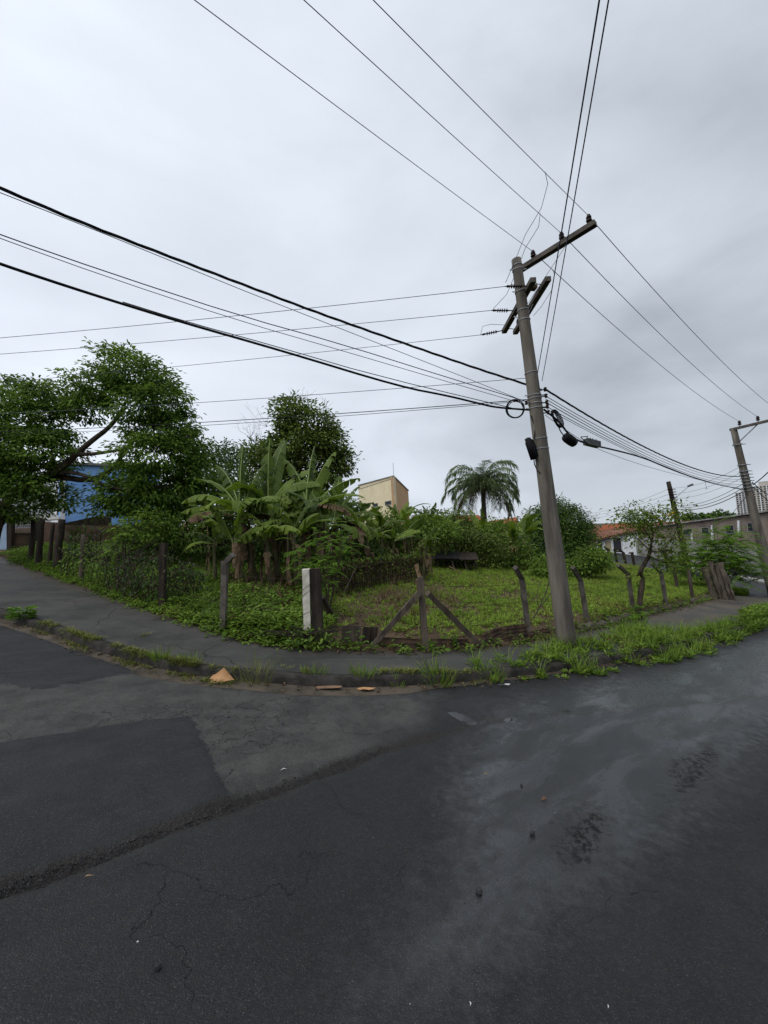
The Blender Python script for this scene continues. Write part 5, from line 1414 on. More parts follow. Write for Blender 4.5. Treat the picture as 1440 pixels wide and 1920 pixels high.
# single bright seedlings at the corner
for i, (px, py, sc_) in enumerate(((665, 1210, .26), (802, 1222, .16), (845, 1216, .22), (640, 1215, .14), (550, 1218, .20), (905, 1214, .12), (430, 1200, .18), (520, 1208, .2))):
    g = G(px, py); n = 26; a_ = rng.uniform(0, 6.28, n); f = rng.random(n)
    Ps = np.array(tuple(g)) + np.stack([np.cos(a_) * sc_ * .4 * (1 - f * .5), np.sin(a_) * sc_ * .3, f * sc_], 1)
    o = leaf_cloud('seedling', Ps, np.stack([np.cos(a_), np.sin(a_), .3 * np.ones(n)], 1), rand_dirs(n, 1.6), sc_ * .42, sc_ * .24, MAT['leaf_bright'], None, rng.random(n) * .7, 'wide')
    tag(o, ('bright seedling in front of the grey upright boards', 'tiny bright seedling at the foot of the strutted post', 'bright seedling under the right diagonal strut', 'small seedling left of the grey upright boards', 'bright seedling left of the white post foot', 'tiny seedling by the bent corrugated sheet', 'seedling at the foot of the angled concrete post', 'seedling on the pavement edge left of the white post')[i], 'seedling', 'seedlings along the corner')
# verge round the utility pole
VERGE = G2([(800, 1284), (860, 1268), (920, 1252), (985, 1248), (1010, 1232), (1050, 1216), (1090, 1216), (1140, 1205), (1165, 1190), (1200, 1188), (1230, 1200), (1290, 1190), (1340, 1180), (1390, 1160), (1440, 1140), (1460, 1165), (1390, 1208), (1330, 1236), (1230, 1252), (1130, 1270), (1000, 1282), (900, 1288)])
x, y = scatter(6200, lambda x, y: poly_sdf(x, y, VERGE) + .14 * noise2(x, y, 2.2) > .07, (0, 16), (4, 18))
sd_ = poly_sdf(x, y, VERGE); dn = np.clip(.50 + 1.0 * noise2(x, y, 1.1), .06, 1); k = rng.random(len(x)) < dn * np.where(x < 2.2, .55, 1); x, y, sd_ = x[k], y[k], sd_[k]; z = zs(x, y)
hv = np.clip(.02 + .22 * np.clip(sd_, 0, .45) + .16 * noise2(x, y, 1.9), .01, .34)
weed_patch('verge_weeds', x, y, z, hv, .095, .036, 13, 'verge', 'lush green weeds on the kerb around the utility pole', 'weeds', 'leaf', .6, np.clip(.25 + .3 * noise2(x, y, 1.3), 0, .6), spread=.07)
k = rng.random(len(x)) < .45
weed_patch('verge_grass', x[k], y[k], z[k], .03, .36, .010, 10, 'verge', 'long grass blades rising among the weeds at the pole', 'grass', 'blade', 1.5, np.clip(.3 + .3 * noise2(x[k], y[k], 1.3), 0, .6))
for (L, lab) in (([(1395, 1160), (1440, 1150), (1440, 1180), (1400, 1190)], 'weed clump on the kerb at the right edge'), ([(1368, 1108), (1400, 1112), (1395, 1122), (1366, 1118)], 'weeds at the foot of the second pole')):
    pl = G2(L); x, y = scatter(500, lambda x, y: poly_sdf(x, y, pl) > 0, (min(q[0] for q in pl), max(q[0] for q in pl)), (min(q[1] for q in pl), max(q[1] for q in pl))); z = zs(x, y)
    weed_patch('weed_clump', x, y, z, .22, .13, .05, 12, 'verge', lab, 'weeds', 'leaf', .6, spread=.1)
# grass tufts and moss on the kerb line and in the pavement joints
def tuft(px, py, r, h, n, label, mat='verge', blade=.008, dry=False):
    g = G(px, py); a_ = rng.uniform(0, 6.28, n); rr_ = r * rng.random(n) ** .6
    x = g.x + np.cos(a_) * rr_; y = g.y + np.sin(a_) * rr_ * .5; z = zs(x, y)
    D_ = np.stack([np.cos(a_) * .5, np.sin(a_) * .4, np.ones(n)], 1) + rng.normal(size=(n, 3)) * .25
    o = leaf_cloud('grass_tuft', np.stack([x, y, z - .01], 1), D_, rand_dirs(n), h * rng.uniform(.4, 1.1, n), blade, MAT[mat], None, rng.random(n), 'blade')
    tag(o, label, 'grass tuft')
tuft(480, 1270, .22, .34, 90, 'tall seeding grass tuft on the kerb right of the cardboard', 'moss')
tuft(302, 1235, .10, .28, 70, 'upright green weed on the kerb before the left fence')
tuft(355, 1240, .16, .18, 70, 'small green weed on the kerb left of the cardboard')
tuft(820, 1284, .20, .36, 150, 'spiky grass tuft at the left end of the pole verge')
tuft(680, 1265, .22, .22, 110, 'green grass tuft on the kerb below the white post')
tuft(590, 1262, .20, .16, 80, 'low grass tuft on the kerb left of the white litter')
tuft(748, 1290, .06, .16, 30, 'small weed in the gutter right of the brown paper')
tuft(915, 1262, .25, .28, 120, 'thin grass tuft on the kerb left of the utility pole')
tuft(150, 1218, .14, .08, 70, 'low dry tuft in the gutter at the left')
tuft(1240, 1180, .14, .26, 80, 'grass tuft on the muddy pavement near the flowering tree')
g = G(42, 1162); n = 160; a_ = rng.uniform(0, 6.28, n); f = rng.random(n)
o = leaf_cloud('kerb_weed', np.array(tuple(g)) + np.stack([np.cos(a_) * .2 * rng.random(n), np.sin(a_) * .15 * rng.random(n), f * .22], 1), np.stack([np.cos(a_), np.sin(a_), .3 * np.ones(n)], 1), rand_dirs(n, 1.6), .11, .05, MAT['leaf_bright'], None, rng.random(n) * .6, 'wide')
tag(o, 'bushy green weed on the kerb at the left edge', 'weed')
Ps = []
for (A, B_, cnt, wd) in (((60, 1165), (260, 1232), 700, .07), ((230, 1202), (300, 1188), 300, .04), ((330, 1240), (400, 1255), 220, .06), ((240, 1238), (420, 1284), 350, .06), ((430, 1280), (540, 1288), 500, .07), ((430, 1268), (900, 1270), 520, .06)):
    a, b_ = G(*A), G(*B_)
    for _ in range(cnt):
        q = a.lerp(b_, random.random()); Ps.append((q.x + random.gauss(0, wd), q.y + random.gauss(0, wd)))
Ps = np.array(Ps); k = noise2(Ps[:, 0], Ps[:, 1], 2.5) + .35 * noise2(Ps[:, 0], Ps[:, 1], 9) > .02; Ps = Ps[k]; z = zs(Ps[:, 0], Ps[:, 1])
weed_patch('joint_moss', Ps[:, 0], Ps[:, 1], z, .02, .055, .010, 7, 'moss', 'dry yellowish grass and moss along the kerb and pavement joint', 'moss', 'blade', .9)
# dry stalks by the stick fence and along the back of the grass
x, y = scatter(420, lambda x, y: (rows(x, y) > 598) & (rows(x, y) < 860) & (np.abs(inside(x, y) - 3.0 - .0 * x) < 3.2) & (noise2(x, y, 1.3) > .05), (-3, 4), (8.5, 15))
z = zs(x, y, ('lot',))
weed_patch('dry_stalks', x, y, z, .02, .42, .010, 6, 'dead', 'tan dry stalks standing around the old stick fence', 'dry grass', 'blade', 1.8)
# vines over the left fence
def vine(name, pl, n, label, mat='vine'):
    Ps, Ds = [], []
    a_ = [G(*q[:2]) for q in pl]; hs = [q[2] for q in pl]
    root = empty(name, a_[0], label, 'vine'); m = MB()
    for _ in range(45):
        i = random.randrange(len(pl) - 1); u = random.random(); q = a_[i].lerp(a_[i + 1], u); hh_ = hs[i] + (hs[i + 1] - hs[i]) * u
        b0 = q + Vector((random.gauss(0, .1), random.gauss(0, .1), 0)); m.tube(smooth([b0, b0 + Vector((random.gauss(0, .2), random.gauss(0, .1), hh_ * .6)), b0 + Vector((random.gauss(0, .45), random.gauss(0, .15), hh_ * random.uniform(.8, 1.1)))], 1), .007, 4, False)
    m.build('stems', MAT['dark_wood'], root)['kind'] = 'stuff'
    for _ in range(n):
        i = random.randrange(len(pl) - 1); u = random.random(); q = a_[i].lerp(a_[i + 1], u); hh_ = hs[i] + (hs[i + 1] - hs[i]) * u
        hh_ *= .45 + .6 * abs(math.sin(q.x * 4.1 + 1.3 * math.sin(q.x * 9.7))); Ps.append((q.x + random.gauss(0, .14), q.y + random.gauss(.05, .16), q.z + hh_ * (random.random() ** .6) + random.gauss(0, .05))); Ds.append((random.gauss(0, .6), random.gauss(0, .6) - .3, random.gauss(-.5, .4)))
    nn = len(Ps); leaf_cloud('foliage', Ps, Ds, np.array([(0, -.6, .8)] * nn) + rng.normal(size=(nn, 3)) * .4, rng.uniform(.05, .12, nn), rng.uniform(.03, .06, nn), MAT[mat], root, rng.random(nn), 'wide')['kind'] = 'stuff'
vine('vine_tangle', [(205, 1112, 1.35), (235, 1125, 1.5), (265, 1130, 1.25), (300, 1140, 1.3), (345, 1130, .9), (375, 1125, .6)], 1700, 'tangle of half-dead vines smothering the left fence')
vine('vine_tangle', [(120, 1082, 1.0), (150, 1092, 1.2), (180, 1105, 1.15), (205, 1112, 1.2)], 450, 'leafy creeper on the upper left fence beside the thick posts', 'under')
vine('creeper', [(566, 1214, .35), (590, 1212, .3), (612, 1210, .35)], 420, 'small green creeper at the foot of the white and dark posts', 'under')
# leafy weed with big bluish leaves in the vine
feather('castor_weed', 232, depth(G(232, 1112)), [(228, 1005, 0), (240, 1000, 0), (236, 1020, 0), (222, 1025, 0)], 'bluish green leafy plant rising out of the vine tangle', 'leaf_bush', nf=9, frond=.3, pin=5, leafL=.12)
# maize behind the left fence
for i in range(9):
    px = 128 + i * 7.5 + random.uniform(-2, 2); d_ = 15.2 + random.uniform(-.8, .8); b_ = on_ground(px, d_)
    root = empty('maize_plant', b_, 'young maize plant with strap leaves behind the upper left fence', 'maize', 'maize plants behind the left fence')
    hh_ = random.uniform(1.0, 1.5); m = MB(); m.tube([b_, b_ + Vector((0, 0, hh_))], [.02, .008], 5); m.build('stalk', MAT['corn'], root)
    n = 14; a_ = rng.uniform(0, 6.28, n); f = .25 + .75 * np.linspace(0, 1, n)
    leaf_cloud('leaves', np.array(tuple(b_)) + np.stack([0 * a_, 0 * a_, f * hh_], 1), np.stack([np.cos(a_), np.sin(a_), .55 * np.ones(n)], 1), np.stack([-np.cos(a_), -np.sin(a_), np.ones(n)], 1), .6, .06, MAT['corn'], root, rng.random(n), 'blade')
# trailing bare branch by the pole
g = G(992, 1170); m = MB()
for (pts, r_) in (([(995, 1172), (1010, 1140), (1025, 1110), (1032, 1080)], .012), ([(998, 1160), (1020, 1130), (1045, 1095)], .009), ([(1010, 1140), (1005, 1110), (1018, 1085)], .007)):
    m.tube(smooth([P(x, y, depth(g) + .3) for x, y in pts], 1), r_, 5, False)
tag(m.build('bare_branch', MAT['twig'], None), 'bare forked branch leaning between fence post and utility pole', 'branch')

# ================================================================== buildings
MAT['cream'] = plain('cream_render', (.72, .64, .44), (.64, .55, .36), 1.2, .9)
MAT['ochre'] = plain('ochre_render', (.56, .38, .22), (.48, .31, .17), 1.2, .9)
MAT['blue_wall'] = plain('peeling_blue_paint', (.27, .48, .84), (.19, .38, .76), 1.5, .8)
MAT['pale_wall'] = plain('pale_grey_render', (.50, .51, .52), (.36, .36, .36), .9, .9)
MAT['lightblue'] = plain('faded_blue_wall', (.33, .42, .55), (.25, .33, .45), 1.2, .9)
MAT['white_wall'] = plain('white_render', (.72, .74, .76), (.58, .60, .62), .8, .9)
MAT['grey_wall'] = plain('stained_grey_wall', (.30, .295, .28), (.17, .165, .155), .9, .95)
MAT['brown_wall'] = plain('stained_brown_wall', (.25, .205, .17), (.16, .13, .11), .6, .95)  # base tone lightened to put some haze into the colour
MAT['brick'] = plain('dirty_brick', (.13, .085, .06), (.06, .042, .032), 2, .95)
MAT['tile'] = plain('clay_roof_tile', (.46, .17, .085), (.27, .10, .055), 2.5, .85)
MAT['tile_old'] = plain('old_clay_tile', (.30, .15, .10), (.17, .09, .065), 2.5, .85)
MAT['dark_glass'] = plain('dark_glass', (.03, .035, .04), (.02, .024, .028), 4, .2)
MAT['dark_metal'] = plain('dark_metal_door', (.035, .035, .04), (.025, .025, .028), 4, .6)
MAT['beige_door'] = plain('beige_door', (.34, .30, .19), (.27, .23, .15), 4, .7)
MAT['tower'] = plain('tower_render', (.50, .50, .50), (.43, .43, .43), .1, .9)  # distance haze is put into this pale base colour
MAT['tower_tan'] = plain('tower_tan_render', (.44, .41, .37), (.38, .35, .32), .1, .9)  # tan kept pale, with the distance haze in the colour
MAT['gate'] = plain('rusty_gate_bars', (.10, .075, .06), (.05, .038, .03), 6, .8)

def wall_quad(p0, p1, z0, z1, t=.25, z1b=None):
    """upright wall from p0 to p1 (xy), back side away from the camera"""
    p0 = Vector((p0[0], p0[1], 0)); p1 = Vector((p1[0], p1[1], 0)); d = (p1 - p0).normalized(); nrm = Vector((-d.y, d.x, 0))
    if nrm.dot(p0 - Vector((CAM.x, CAM.y, 0))) < 0: nrm = -nrm
    z1b = z1 if z1b is None else z1b
    m = MB(); m.prism([p0 + Vector((0, 0, z0)), p1 + Vector((0, 0, z0)), p1 + Vector((0, 0, z1b)), p0 + Vector((0, 0, z1))], nrm * t)
    return m
def on_face(p0, p1, u0, u1, z0, z1, name, mat, parent, proud=.04, frame=None, recess=None):
    p0 = Vector((p0[0], p0[1], 0)); p1 = Vector((p1[0], p1[1], 0)); d = p1 - p0; nrm = Vector((-d.y, d.x, 0)).normalized()
    if nrm.dot(p0 - Vector((CAM.x, CAM.y, 0))) > 0: nrm = -nrm
    m = MB(); a, b_ = p0 + d * u0, p0 + d * u1
    m.prism([a + Vector((0, 0, z0)), b_ + Vector((0, 0, z0)), b_ + Vector((0, 0, z1)), a + Vector((0, 0, z1))], nrm * proud)
    o = m.build(name, MAT[mat], parent)
    if frame:
        for (q0, q1) in (((a, z0), (b_, z0)), ((a, z1), (b_, z1)), ((a, z0), (a, z1)), ((b_, z0), (b_, z1))):
            m = MB(); m.bar(q0[0] + Vector((0, 0, q0[1])) + nrm * proud, q1[0] + Vector((0, 0, q1[1])) + nrm * proud, .07, .07); m.build('frame', MAT[frame], o)
    return o
def Zat(px, py, d): return P(px, py, d).z
def XY(px, d): q = P(px, 1000, d); return (q.x, q.y)
def tiled_roof(name, a, b_, c, d_, mat, parent, wave=.24):
    """a-b eaves, d-c ridge: corrugated by rows of pantiles, with courses"""
    a, b_, c, d_ = map(Vector, (a, b_, c, d_)); nx = max(8, int((b_ - a).length / wave) * 4); ny = max(3, int((d_ - a).length / .4))
    nrm = (b_ - a).cross(d_ - a).normalized()
    if nrm.z < 0: nrm = -nrm
    V = []
    for j_ in range(ny * 2 + 1):
        v = (j_ // 2 + (j_ % 2)) / ny if j_ < ny * 2 else 1.0
        v = min(1, ((j_ + 1) // 2) / ny)
        for i in range(nx + 1):
            u = i / nx; q = a.lerp(b_, u).lerp(d_.lerp(c, u), v); V.append(q + nrm * (.05 * math.sin(u * (b_ - a).length / wave * 6.28) + (.04 if j_ % 2 == 0 else 0)))
    f = [(j_ * (nx + 1) + i, j_ * (nx + 1) + i + 1, (j_ + 1) * (nx + 1) + i + 1, (j_ + 1) * (nx + 1) + i) for j_ in range(ny * 2) for i in range(nx)]
    m = MB(); m.add(V, f); m.prism([a - nrm * .06, b_ - nrm * .06, c - nrm * .06, d_ - nrm * .06], nrm * -.08)
    return m.build(name, MAT[mat], parent)

# cream building behind the bananas
C0, CL, CR = (P(743, 1000, 45).x, P(743, 1000, 45).y), XY(676, 50.5), XY(770, 57)
zt = Zat(743, 891, 45); zb = float(H(C0[0], C0[1])) - 1
cb_ = empty('cream_building', (C0[0], C0[1], zb), 'tall cream building with ochre side wall and two small windows', 'building')
wall_quad(C0, CL, zb, zt, .3, Zat(676, 909, 50.5)).build('wall', MAT['cream'], cb_)
wall_quad((C0[0] + .01, C0[1] + .01), CR, zb, zt - .01, .3, Zat(770, 919, 57)).build('side_wall', MAT['ochre'], cb_)
for (px0, px1) in ((702, 711), (726, 737)):
    zz = Zat(731, 946, 46); u = lambda px: (743 - px) / (743 - 676) * .94
    on_face(C0, CL, u(px1), u(px0), zz, zz + .40, 'window', 'dark_glass', cb_, .03, 'grey_wall')
m = MB(); m.bar(Vector((*C0, zt + .02)) + Vector((0, -.06, 0)), Vector((*CL, Zat(676, 909, 50.5) + .02)) + Vector((0, -.06, 0)), .10, .12, side=(0, 0, 1)); m.build('coping', MAT['grey_wall'], cb_)
m = MB(); m.bar(Vector((*C0, zt + .02)) + Vector((.05, 0, 0)), Vector((*CR, Zat(770, 919, 57) + .02)) + Vector((.05, 0, 0)), .10, .12, side=(0, 0, 1)); m.build('coping', MAT['grey_wall'], cb_)
m = MB(); m.tube([Vector((*C0, zt - 2.2)) + Vector((.06, -.12, 0)), Vector((*C0, zt + 1.5)) + Vector((.06, -.12, 0))], .03, 5); m.build('antenna_mast', MAT['steel'], cb_)
m = MB(); m.prism([Vector((*C0, zt - .3)), Vector((*CR, Zat(770, 919, 57) - .3)), Vector((CL[0] + CR[0] - C0[0], CL[1] + CR[1] - C0[1], zt - .6)), Vector((*CL, zt - .6))], (0, 0, .1)); m.build('roof', MAT['grey_wall'], cb_)
# tile roofs peeping over the trees
for (a, b_, c, d_, ppx, dd, mt, lab) in (((912, 990), (976, 984), (968, 970), (908, 979), 940, 40, 'tile', 'orange tiled roof right of the palm'), ((838, 978), (905, 976), (898, 966), (846, 967), 870, 52, 'tile', 'distant orange roof behind the palm trunk'),
                                    ((770, 976), (800, 975), (795, 966), (774, 967), 785, 52, 'tile_old', 'small brown roof at the right foot of the cream building')):
    hr = empty('house', on_ground(ppx, dd + 1), lab, 'house', 'houses behind the lot')
    A, B_, C_, D_ = P(*a, dd), P(*b_, dd), P(*c, dd + 3), P(*d_, dd + 3)
    tiled_roof('roof', A, B_, C_, D_, mt, hr)
    wall_quad((A.x + .3, A.y + .3), (B_.x - .3, B_.y + .3), float(H(A.x, A.y)) - 1, min(A.z, B_.z) - .1, 3.0, max(A.z, B_.z) - .1 if False else min(A.z, B_.z) - .1).build('wall', MAT['ochre'], hr)
# blue house on the left
d0 = 25
B0, B1 = XY(112, d0), XY(300, d0 + 5)
zb = float(H(*B0)) - 1.5; zt = Zat(150, 866, d0)
bh = empty('blue_house', (B0[0], B0[1], zb), 'bright blue painted house wall seen under the big tree', 'building')
wall_quad(B0, B1, zb, zt, .3, zt + .5).build('wall', MAT['blue_wall'], bh)
m = MB(); m.bar(Vector((*B0, zt + .05)) + Vector((0, -.1, 0)), Vector((*B1, zt + .55)) + Vector((0, -.1, 0)), .14, .4, side=(0, 0, 1)); m.build('eave', MAT['grey_wall'], bh)
E0 = XY(95, d0 + 8); wall_quad(B0, E0, zb, zt, .25).build('side_wall', MAT['white_wall'], bh)
# low brown wall before it
W0, W1 = XY(78, 22.5), XY(330, 23.5)
bw = empty('garden_wall', (W0[0], W0[1], float(H(*W0))), 'low dirty brick wall below the blue house', 'wall')
wall_quad(W0, W1, float(H(*W0)) - 1.5, Zat(78, 978, 22.5), .2, Zat(330, 990, 23.5)).build('wall', MAT['brick'], bw)
m = MB(); m.prism([P(105, 984, 22.2), P(190, 966, 22.0), P(202, 970, 22.3), P(202, 985, 22.3)], (0, .3, 0)); m.build('lean_to', MAT['old_wood'], bw)
# pale house farther back on the left
H0, H1 = XY(-60, 34), XY(118, 36)
ph = empty('pale_house', (H0[0], H0[1], float(H(*H0))), 'pale grey house with horizontal siding behind the big tree', 'building')
zz0, zz1 = float(H(*H0)) - 2, Zat(60, 900, 34); wall_quad(H0, H1, zz0, zz1, .3).build('wall', MAT['pale_wall'], ph)
for k in range(16):
    z_ = zz0 + (zz1 - zz0) * (.4 + .6 * k / 16); m = MB(); m.bar(Vector((*H0, z_)) + Vector((0, -.05, 0)), Vector((*H1, z_)) + Vector((0, -.05, 0)), .05, .06, side=(0, 0, 1)); m.build('siding_board', MAT['pale_wall'], ph)
m = MB(); m.prism([P(20, 972, 26), P(108, 966, 26), P(112, 975, 24.5), P(22, 983, 24.5)], (0, 0, .08)); tag(m.build('awning', MAT['grey_wall'], None), 'grey awning roof between rusty gate and blue house', 'awning')
# faded blue wall and gate at the very left
g0, g1 = XY(-60, 20.5), XY(20, 20.5)
wl_ = wall_quad(g0, g1, float(H(*g1)) - 1, Zat(10, 975, 20.5), .2).build('boundary_wall', MAT['lightblue'], None); tag(wl_, 'faded light blue boundary wall at the left edge', 'wall')
gt = empty('gate', on_ground(48, 20.3), 'rusty barred gate with brick foot behind the thick posts', 'gate')
q0, q1 = XY(24, 20.3), XY(76, 21.2); zg = float(H(*q0)); zt0 = Zat(48, 974, 20.3)
wall_quad(q0, q1, zg - 1, zg + 1.05, .12).build('panel', MAT['brick'], gt)
for k in range(15):
    u = k / 14; x_ = q0[0] + (q1[0] - q0[0]) * u; y_ = q0[1] + (q1[1] - q0[1]) * u; m = MB(); m.tube([(x_, y_, zg + 1.0), (x_, y_, zt0)], .022, 5); m.build('bar', MAT['gate'], gt)
for z_ in (zg + 1.06, zt0): m = MB(); m.bar((q0[0], q0[1], z_), (q1[0], q1[1], z_), .07, .06); m.build('rail', MAT['gate'], gt)
for q in (q0, q1): m = MB(); m.bar((q[0], q[1] - .1, zg - .3), (q[0], q[1] - .1, zt0 + .15), .22, .22, jit=.01, seg=3); m.build('gate_post', MAT['dark_wood'], gt)

# houses on the right beyond the far street
d0 = 50
w0, w1 = XY(1117, d0 + 2), XY(1192, d0 - 3)
wh = empty('white_house', (w0[0], w0[1], float(H(*w0))), 'low white house with dark garage door and clay tile roof', 'house')
zt0, zt1 = Zat(1117, 1012, d0 + 2), Zat(1192, 994, d0 - 3); zb = Zat(1150, 1042, d0)
wall_quad(w0, w1, zb - 1.5, zt0, .3, zt1).build('wall', MAT['white_wall'], wh)
U = lambda px: (px - 1117) / 75
on_face(w0, w1, U(1150), U(1166), Zat(1158, 1036, d0 - .7), Zat(1158, 1008, d0 - .7), 'garage_door', 'dark_metal', wh, .05, 'white_wall')
on_face(w0, w1, U(1134), U(1147), Zat(1140, 1034, d0 + .3), Zat(1140, 1014, d0 + .3), 'door', 'beige_door', wh, .05, 'white_wall')
on_face(w0, w1, U(1120), U(1128), Zat(1124, 1032, d0 + 1.4), Zat(1124, 1016, d0 + 1.4), 'window', 'dark_glass', wh, .05, 'grey_wall')
tiled_roof('roof', Vector((*w0, zt0)) + Vector((-.5, -.6, 0)), Vector((*w1, zt1)) + Vector((0, -.6, 0)), P(1186, 984, d0 + 3), P(1124, 996, d0 + 6), 'tile_old', wh)
gh = empty('gabled_house', on_ground(1150, 60), 'cream house with bright orange tiled roof behind the low white house', 'house')
a0_, a1_ = XY(1122, 60), XY(1186, 57)
wall_quad(a0_, a1_, Zat(1150, 1040, 60), Zat(1125, 1000, 60), .3, Zat(1186, 996, 57)).build('wall', MAT['cream'], gh)
tiled_roof('roof', P(1118, 1002, 59), P(1190, 997, 56), P(1180, 981, 62), P(1130, 985, 64), 'tile', gh)
m = MB(); m.prism([P(1158, 1003, 55), P(1186, 998, 54), P(1172, 989, 54.5)], (0, .3, 0)); m.build('gable', MAT['white_wall'], gh)
ha = empty('house', on_ground(1105, 66), 'brown roofed house half hidden by the round dark tree', 'house', 'houses beyond the far street')
A, B_ = P(1090, 1004, 66), P(1128, 1001, 66); tiled_roof('roof', A, B_, P(1124, 986, 69), P(1096, 988, 69), 'tile_old', ha); wall_quad((A.x, A.y + .3), (B_.x, B_.y + .3), A.z - 5, A.z - .1, 3).build('wall', MAT['ochre'], ha)
# grey yard wall
y0, y1 = XY(1190, 47), XY(1450, 31)
yw = wall_quad(y0, y1, float(H(*y0)) - 2, Zat(1190, 1008, 47), .25, Zat(1450, 1030, 31)).build('yard_wall', MAT['grey_wall'], None); tag(yw, 'long stained grey yard wall across the far street', 'wall')
# big brown building
k0, k1 = XY(1215, 60), XY(1475, 37)
zk0, zk1 = Zat(1215, 990, 60), Zat(1475, 955, 37)
kb = empty('brown_building', (k1[0], k1[1], float(H(*k1))), 'long stained brown building with dark windows and white pipes', 'building')
wall_quad(k0, k1, float(H(*k0)) - 3, zk0, .4, zk1).build('wall', MAT['brown_wall'], kb)
m = MB(); m.bar(Vector((*k0, zk0 + .05)) + Vector((-.1, -.1, 0)), Vector((*k1, zk1 + .05)) + Vector((-.1, -.1, 0)), .15, .5, side=(0, 0, 1)); m.build('parapet', MAT['grey_wall'], kb)
def uk(px):
    lo, hi = 0, 1
    for _ in range(30):
        md = (lo + hi) / 2; q = Vector((k0[0] + (k1[0] - k0[0]) * md, k0[1] + (k1[1] - k0[1]) * md, 1)) - CAM
        if 720 + FPX * q.dot(RT) / q.dot(FW) < px: lo = md
        else: hi = md
    return (lo + hi) / 2
def dk(u): return depth(Vector((k0[0] + (k1[0] - k0[0]) * u, k0[1] + (k1[1] - k0[1]) * u, 2)))
for (pa, pb_, ya, yb_) in ((1283, 1300, 1003, 992), (1318, 1332, 1002, 989), (1364, 1379, 1000, 985), (1405, 1420, 996, 980)):
    u0, u1 = uk(pa), uk(pb_); dm = dk((u0 + u1) / 2); on_face(k0, k1, u0, u1, Zat((pa + pb_) / 2, ya, dm), Zat((pa + pb_) / 2, yb_, dm), 'window', 'dark_glass', kb, .05, 'grey_wall')
for (px, ya, yb_) in ((1298, 1015, 1000), (1336, 1012, 985), (1386, 1006, 976)):
    u0 = uk(px); dm = dk(u0) - .3; m = MB(); m.tube([P(px, ya, dm), P(px - 1, yb_, dm)], .13, 6); m.build('pipe', MAT['white_wall'], kb)
# parapet with ridge tiles behind
m = MB(); pts = [P(1195, 984, 75), P(1230, 981, 75), P(1260, 979, 72), P(1300, 980, 70)]; A, B_ = P(1180, 996, 70), P(1310, 990, 66)
lr = empty('long_roofed_house', on_ground(1240, 74), 'long brown tiled roof left of the brown building', 'house'); tiled_roof('roof', A, B_, P(1300, 976, 72), P(1195, 983, 75), 'tile_old', lr)
wall_quad((A.x, A.y + .3), (B_.x, B_.y + .3), A.z - 6, min(A.z, B_.z) - .1, 3).build('wall', MAT['brown_wall'], lr)
# apartment towers
def tower(px0, px1, pytop, d, mat, label, cols, rows_, side=None):
    z1 = Zat((px0 + px1) / 2, pytop, d); a0_, a1_ = (px0 - 720) / FPX, (px1 - 720) / FPX; t0 = XY(px0, d); t1 = XY(px1, d * (1.136 + a0_) / (1.136 + a1_)); zb_ = Zat(px0, 975, d)
    r = empty('apartment_tower', (t0[0], t0[1], zb_), label, 'building', 'distant apartment towers')
    wall_quad(t0, t1, zb_ - 12, z1, 14).build('wall', MAT[mat], r)
    wme = None
    L = math.hypot(t1[0] - t0[0], t1[1] - t0[1]); dx, dy = (t1[0] - t0[0]) / L, (t1[1] - t0[1]) / L; rz = math.atan2(dy, dx); nrm = Vector((dy, -dx, 0))
    for i in range(cols):
        for j_ in range(rows_):
            u = (i + .5) / cols; z_ = zb_ + (z1 - zb_) * (j_ + .5) / rows_
            if wme is None:
                m = MB(); m.box((0, 0, 0), L / cols * .5, .3, (z1 - zb_) / rows_ * .45, rz); w_ = m.build('window', MAT['dark_glass'], r); wme = w_.data
            else:
                w_ = bpy.data.objects.new('window', wme); col.objects.link(w_); w_.parent = r; w_.matrix_parent_inverse = Matrix.Translation(-Vector(r.location))
            w_.location = Vector((t0[0] + (t1[0] - t0[0]) * u, t0[1] + (t1[1] - t0[1]) * u, z_)) + nrm * .05
    for k in range(cols + 1):
        if k % 2 == 0:
            u = min(.99, max(.01, k / cols)); m = MB(); q = Vector((t0[0] + (t1[0] - t0[0]) * u, t0[1] + (t1[1] - t0[1]) * u, 0)) + nrm * .25; m.box(q + Vector((0, 0, (z1 + zb_) / 2 - 5)), L / cols * .25, .5, z1 - zb_ + 10, rz); m.build('pilaster', MAT['white_wall'], r)
    m = MB(); m.box(Vector(((t0[0] + t1[0]) / 2, (t0[1] + t1[1]) / 2, z1 + 1.2)) - nrm * 4, L * .4, 5, 2.4, rz); m.build('roof_tank', MAT[mat], r)
tower(1387, 1424, 922, 250, 'tower', 'distant pale grey apartment tower right of the second pole', 6, 14)
tower(1420, 1470, 910, 225, 'tower_tan', 'distant tan apartment tower cut by the right edge', 7, 15)
# trees on the far hill
for i, (px, py, rx) in enumerate(((1288, 972, 8), (1316, 970, 6), (1330, 970, 7), (1341, 969, 9), (1348, 965, 3), (1360, 968, 8), (1372, 970, 6), (1289, 968, 6))):
    d_ = 150; b_ = P(px, py + 9, d_); L = lobes_px([(px, py, rx, 4 if rx > 3 else 7, 0, 2)], d_)
    tree('far_tree', b_, [([b_ - Vector((0, 0, 4)), P(px, py, d_)], .3, .1)], L, 26, 14, .55, (.9, .6), 'leaf_dark', ('pale round', 'small', 'second small', 'broad', 'narrow pointed', 'bushy', 'last low', 'spreading')[i] + ' tree on the far hilltop before the towers', 'tree', 'trees on the far hill', twig_n=4)
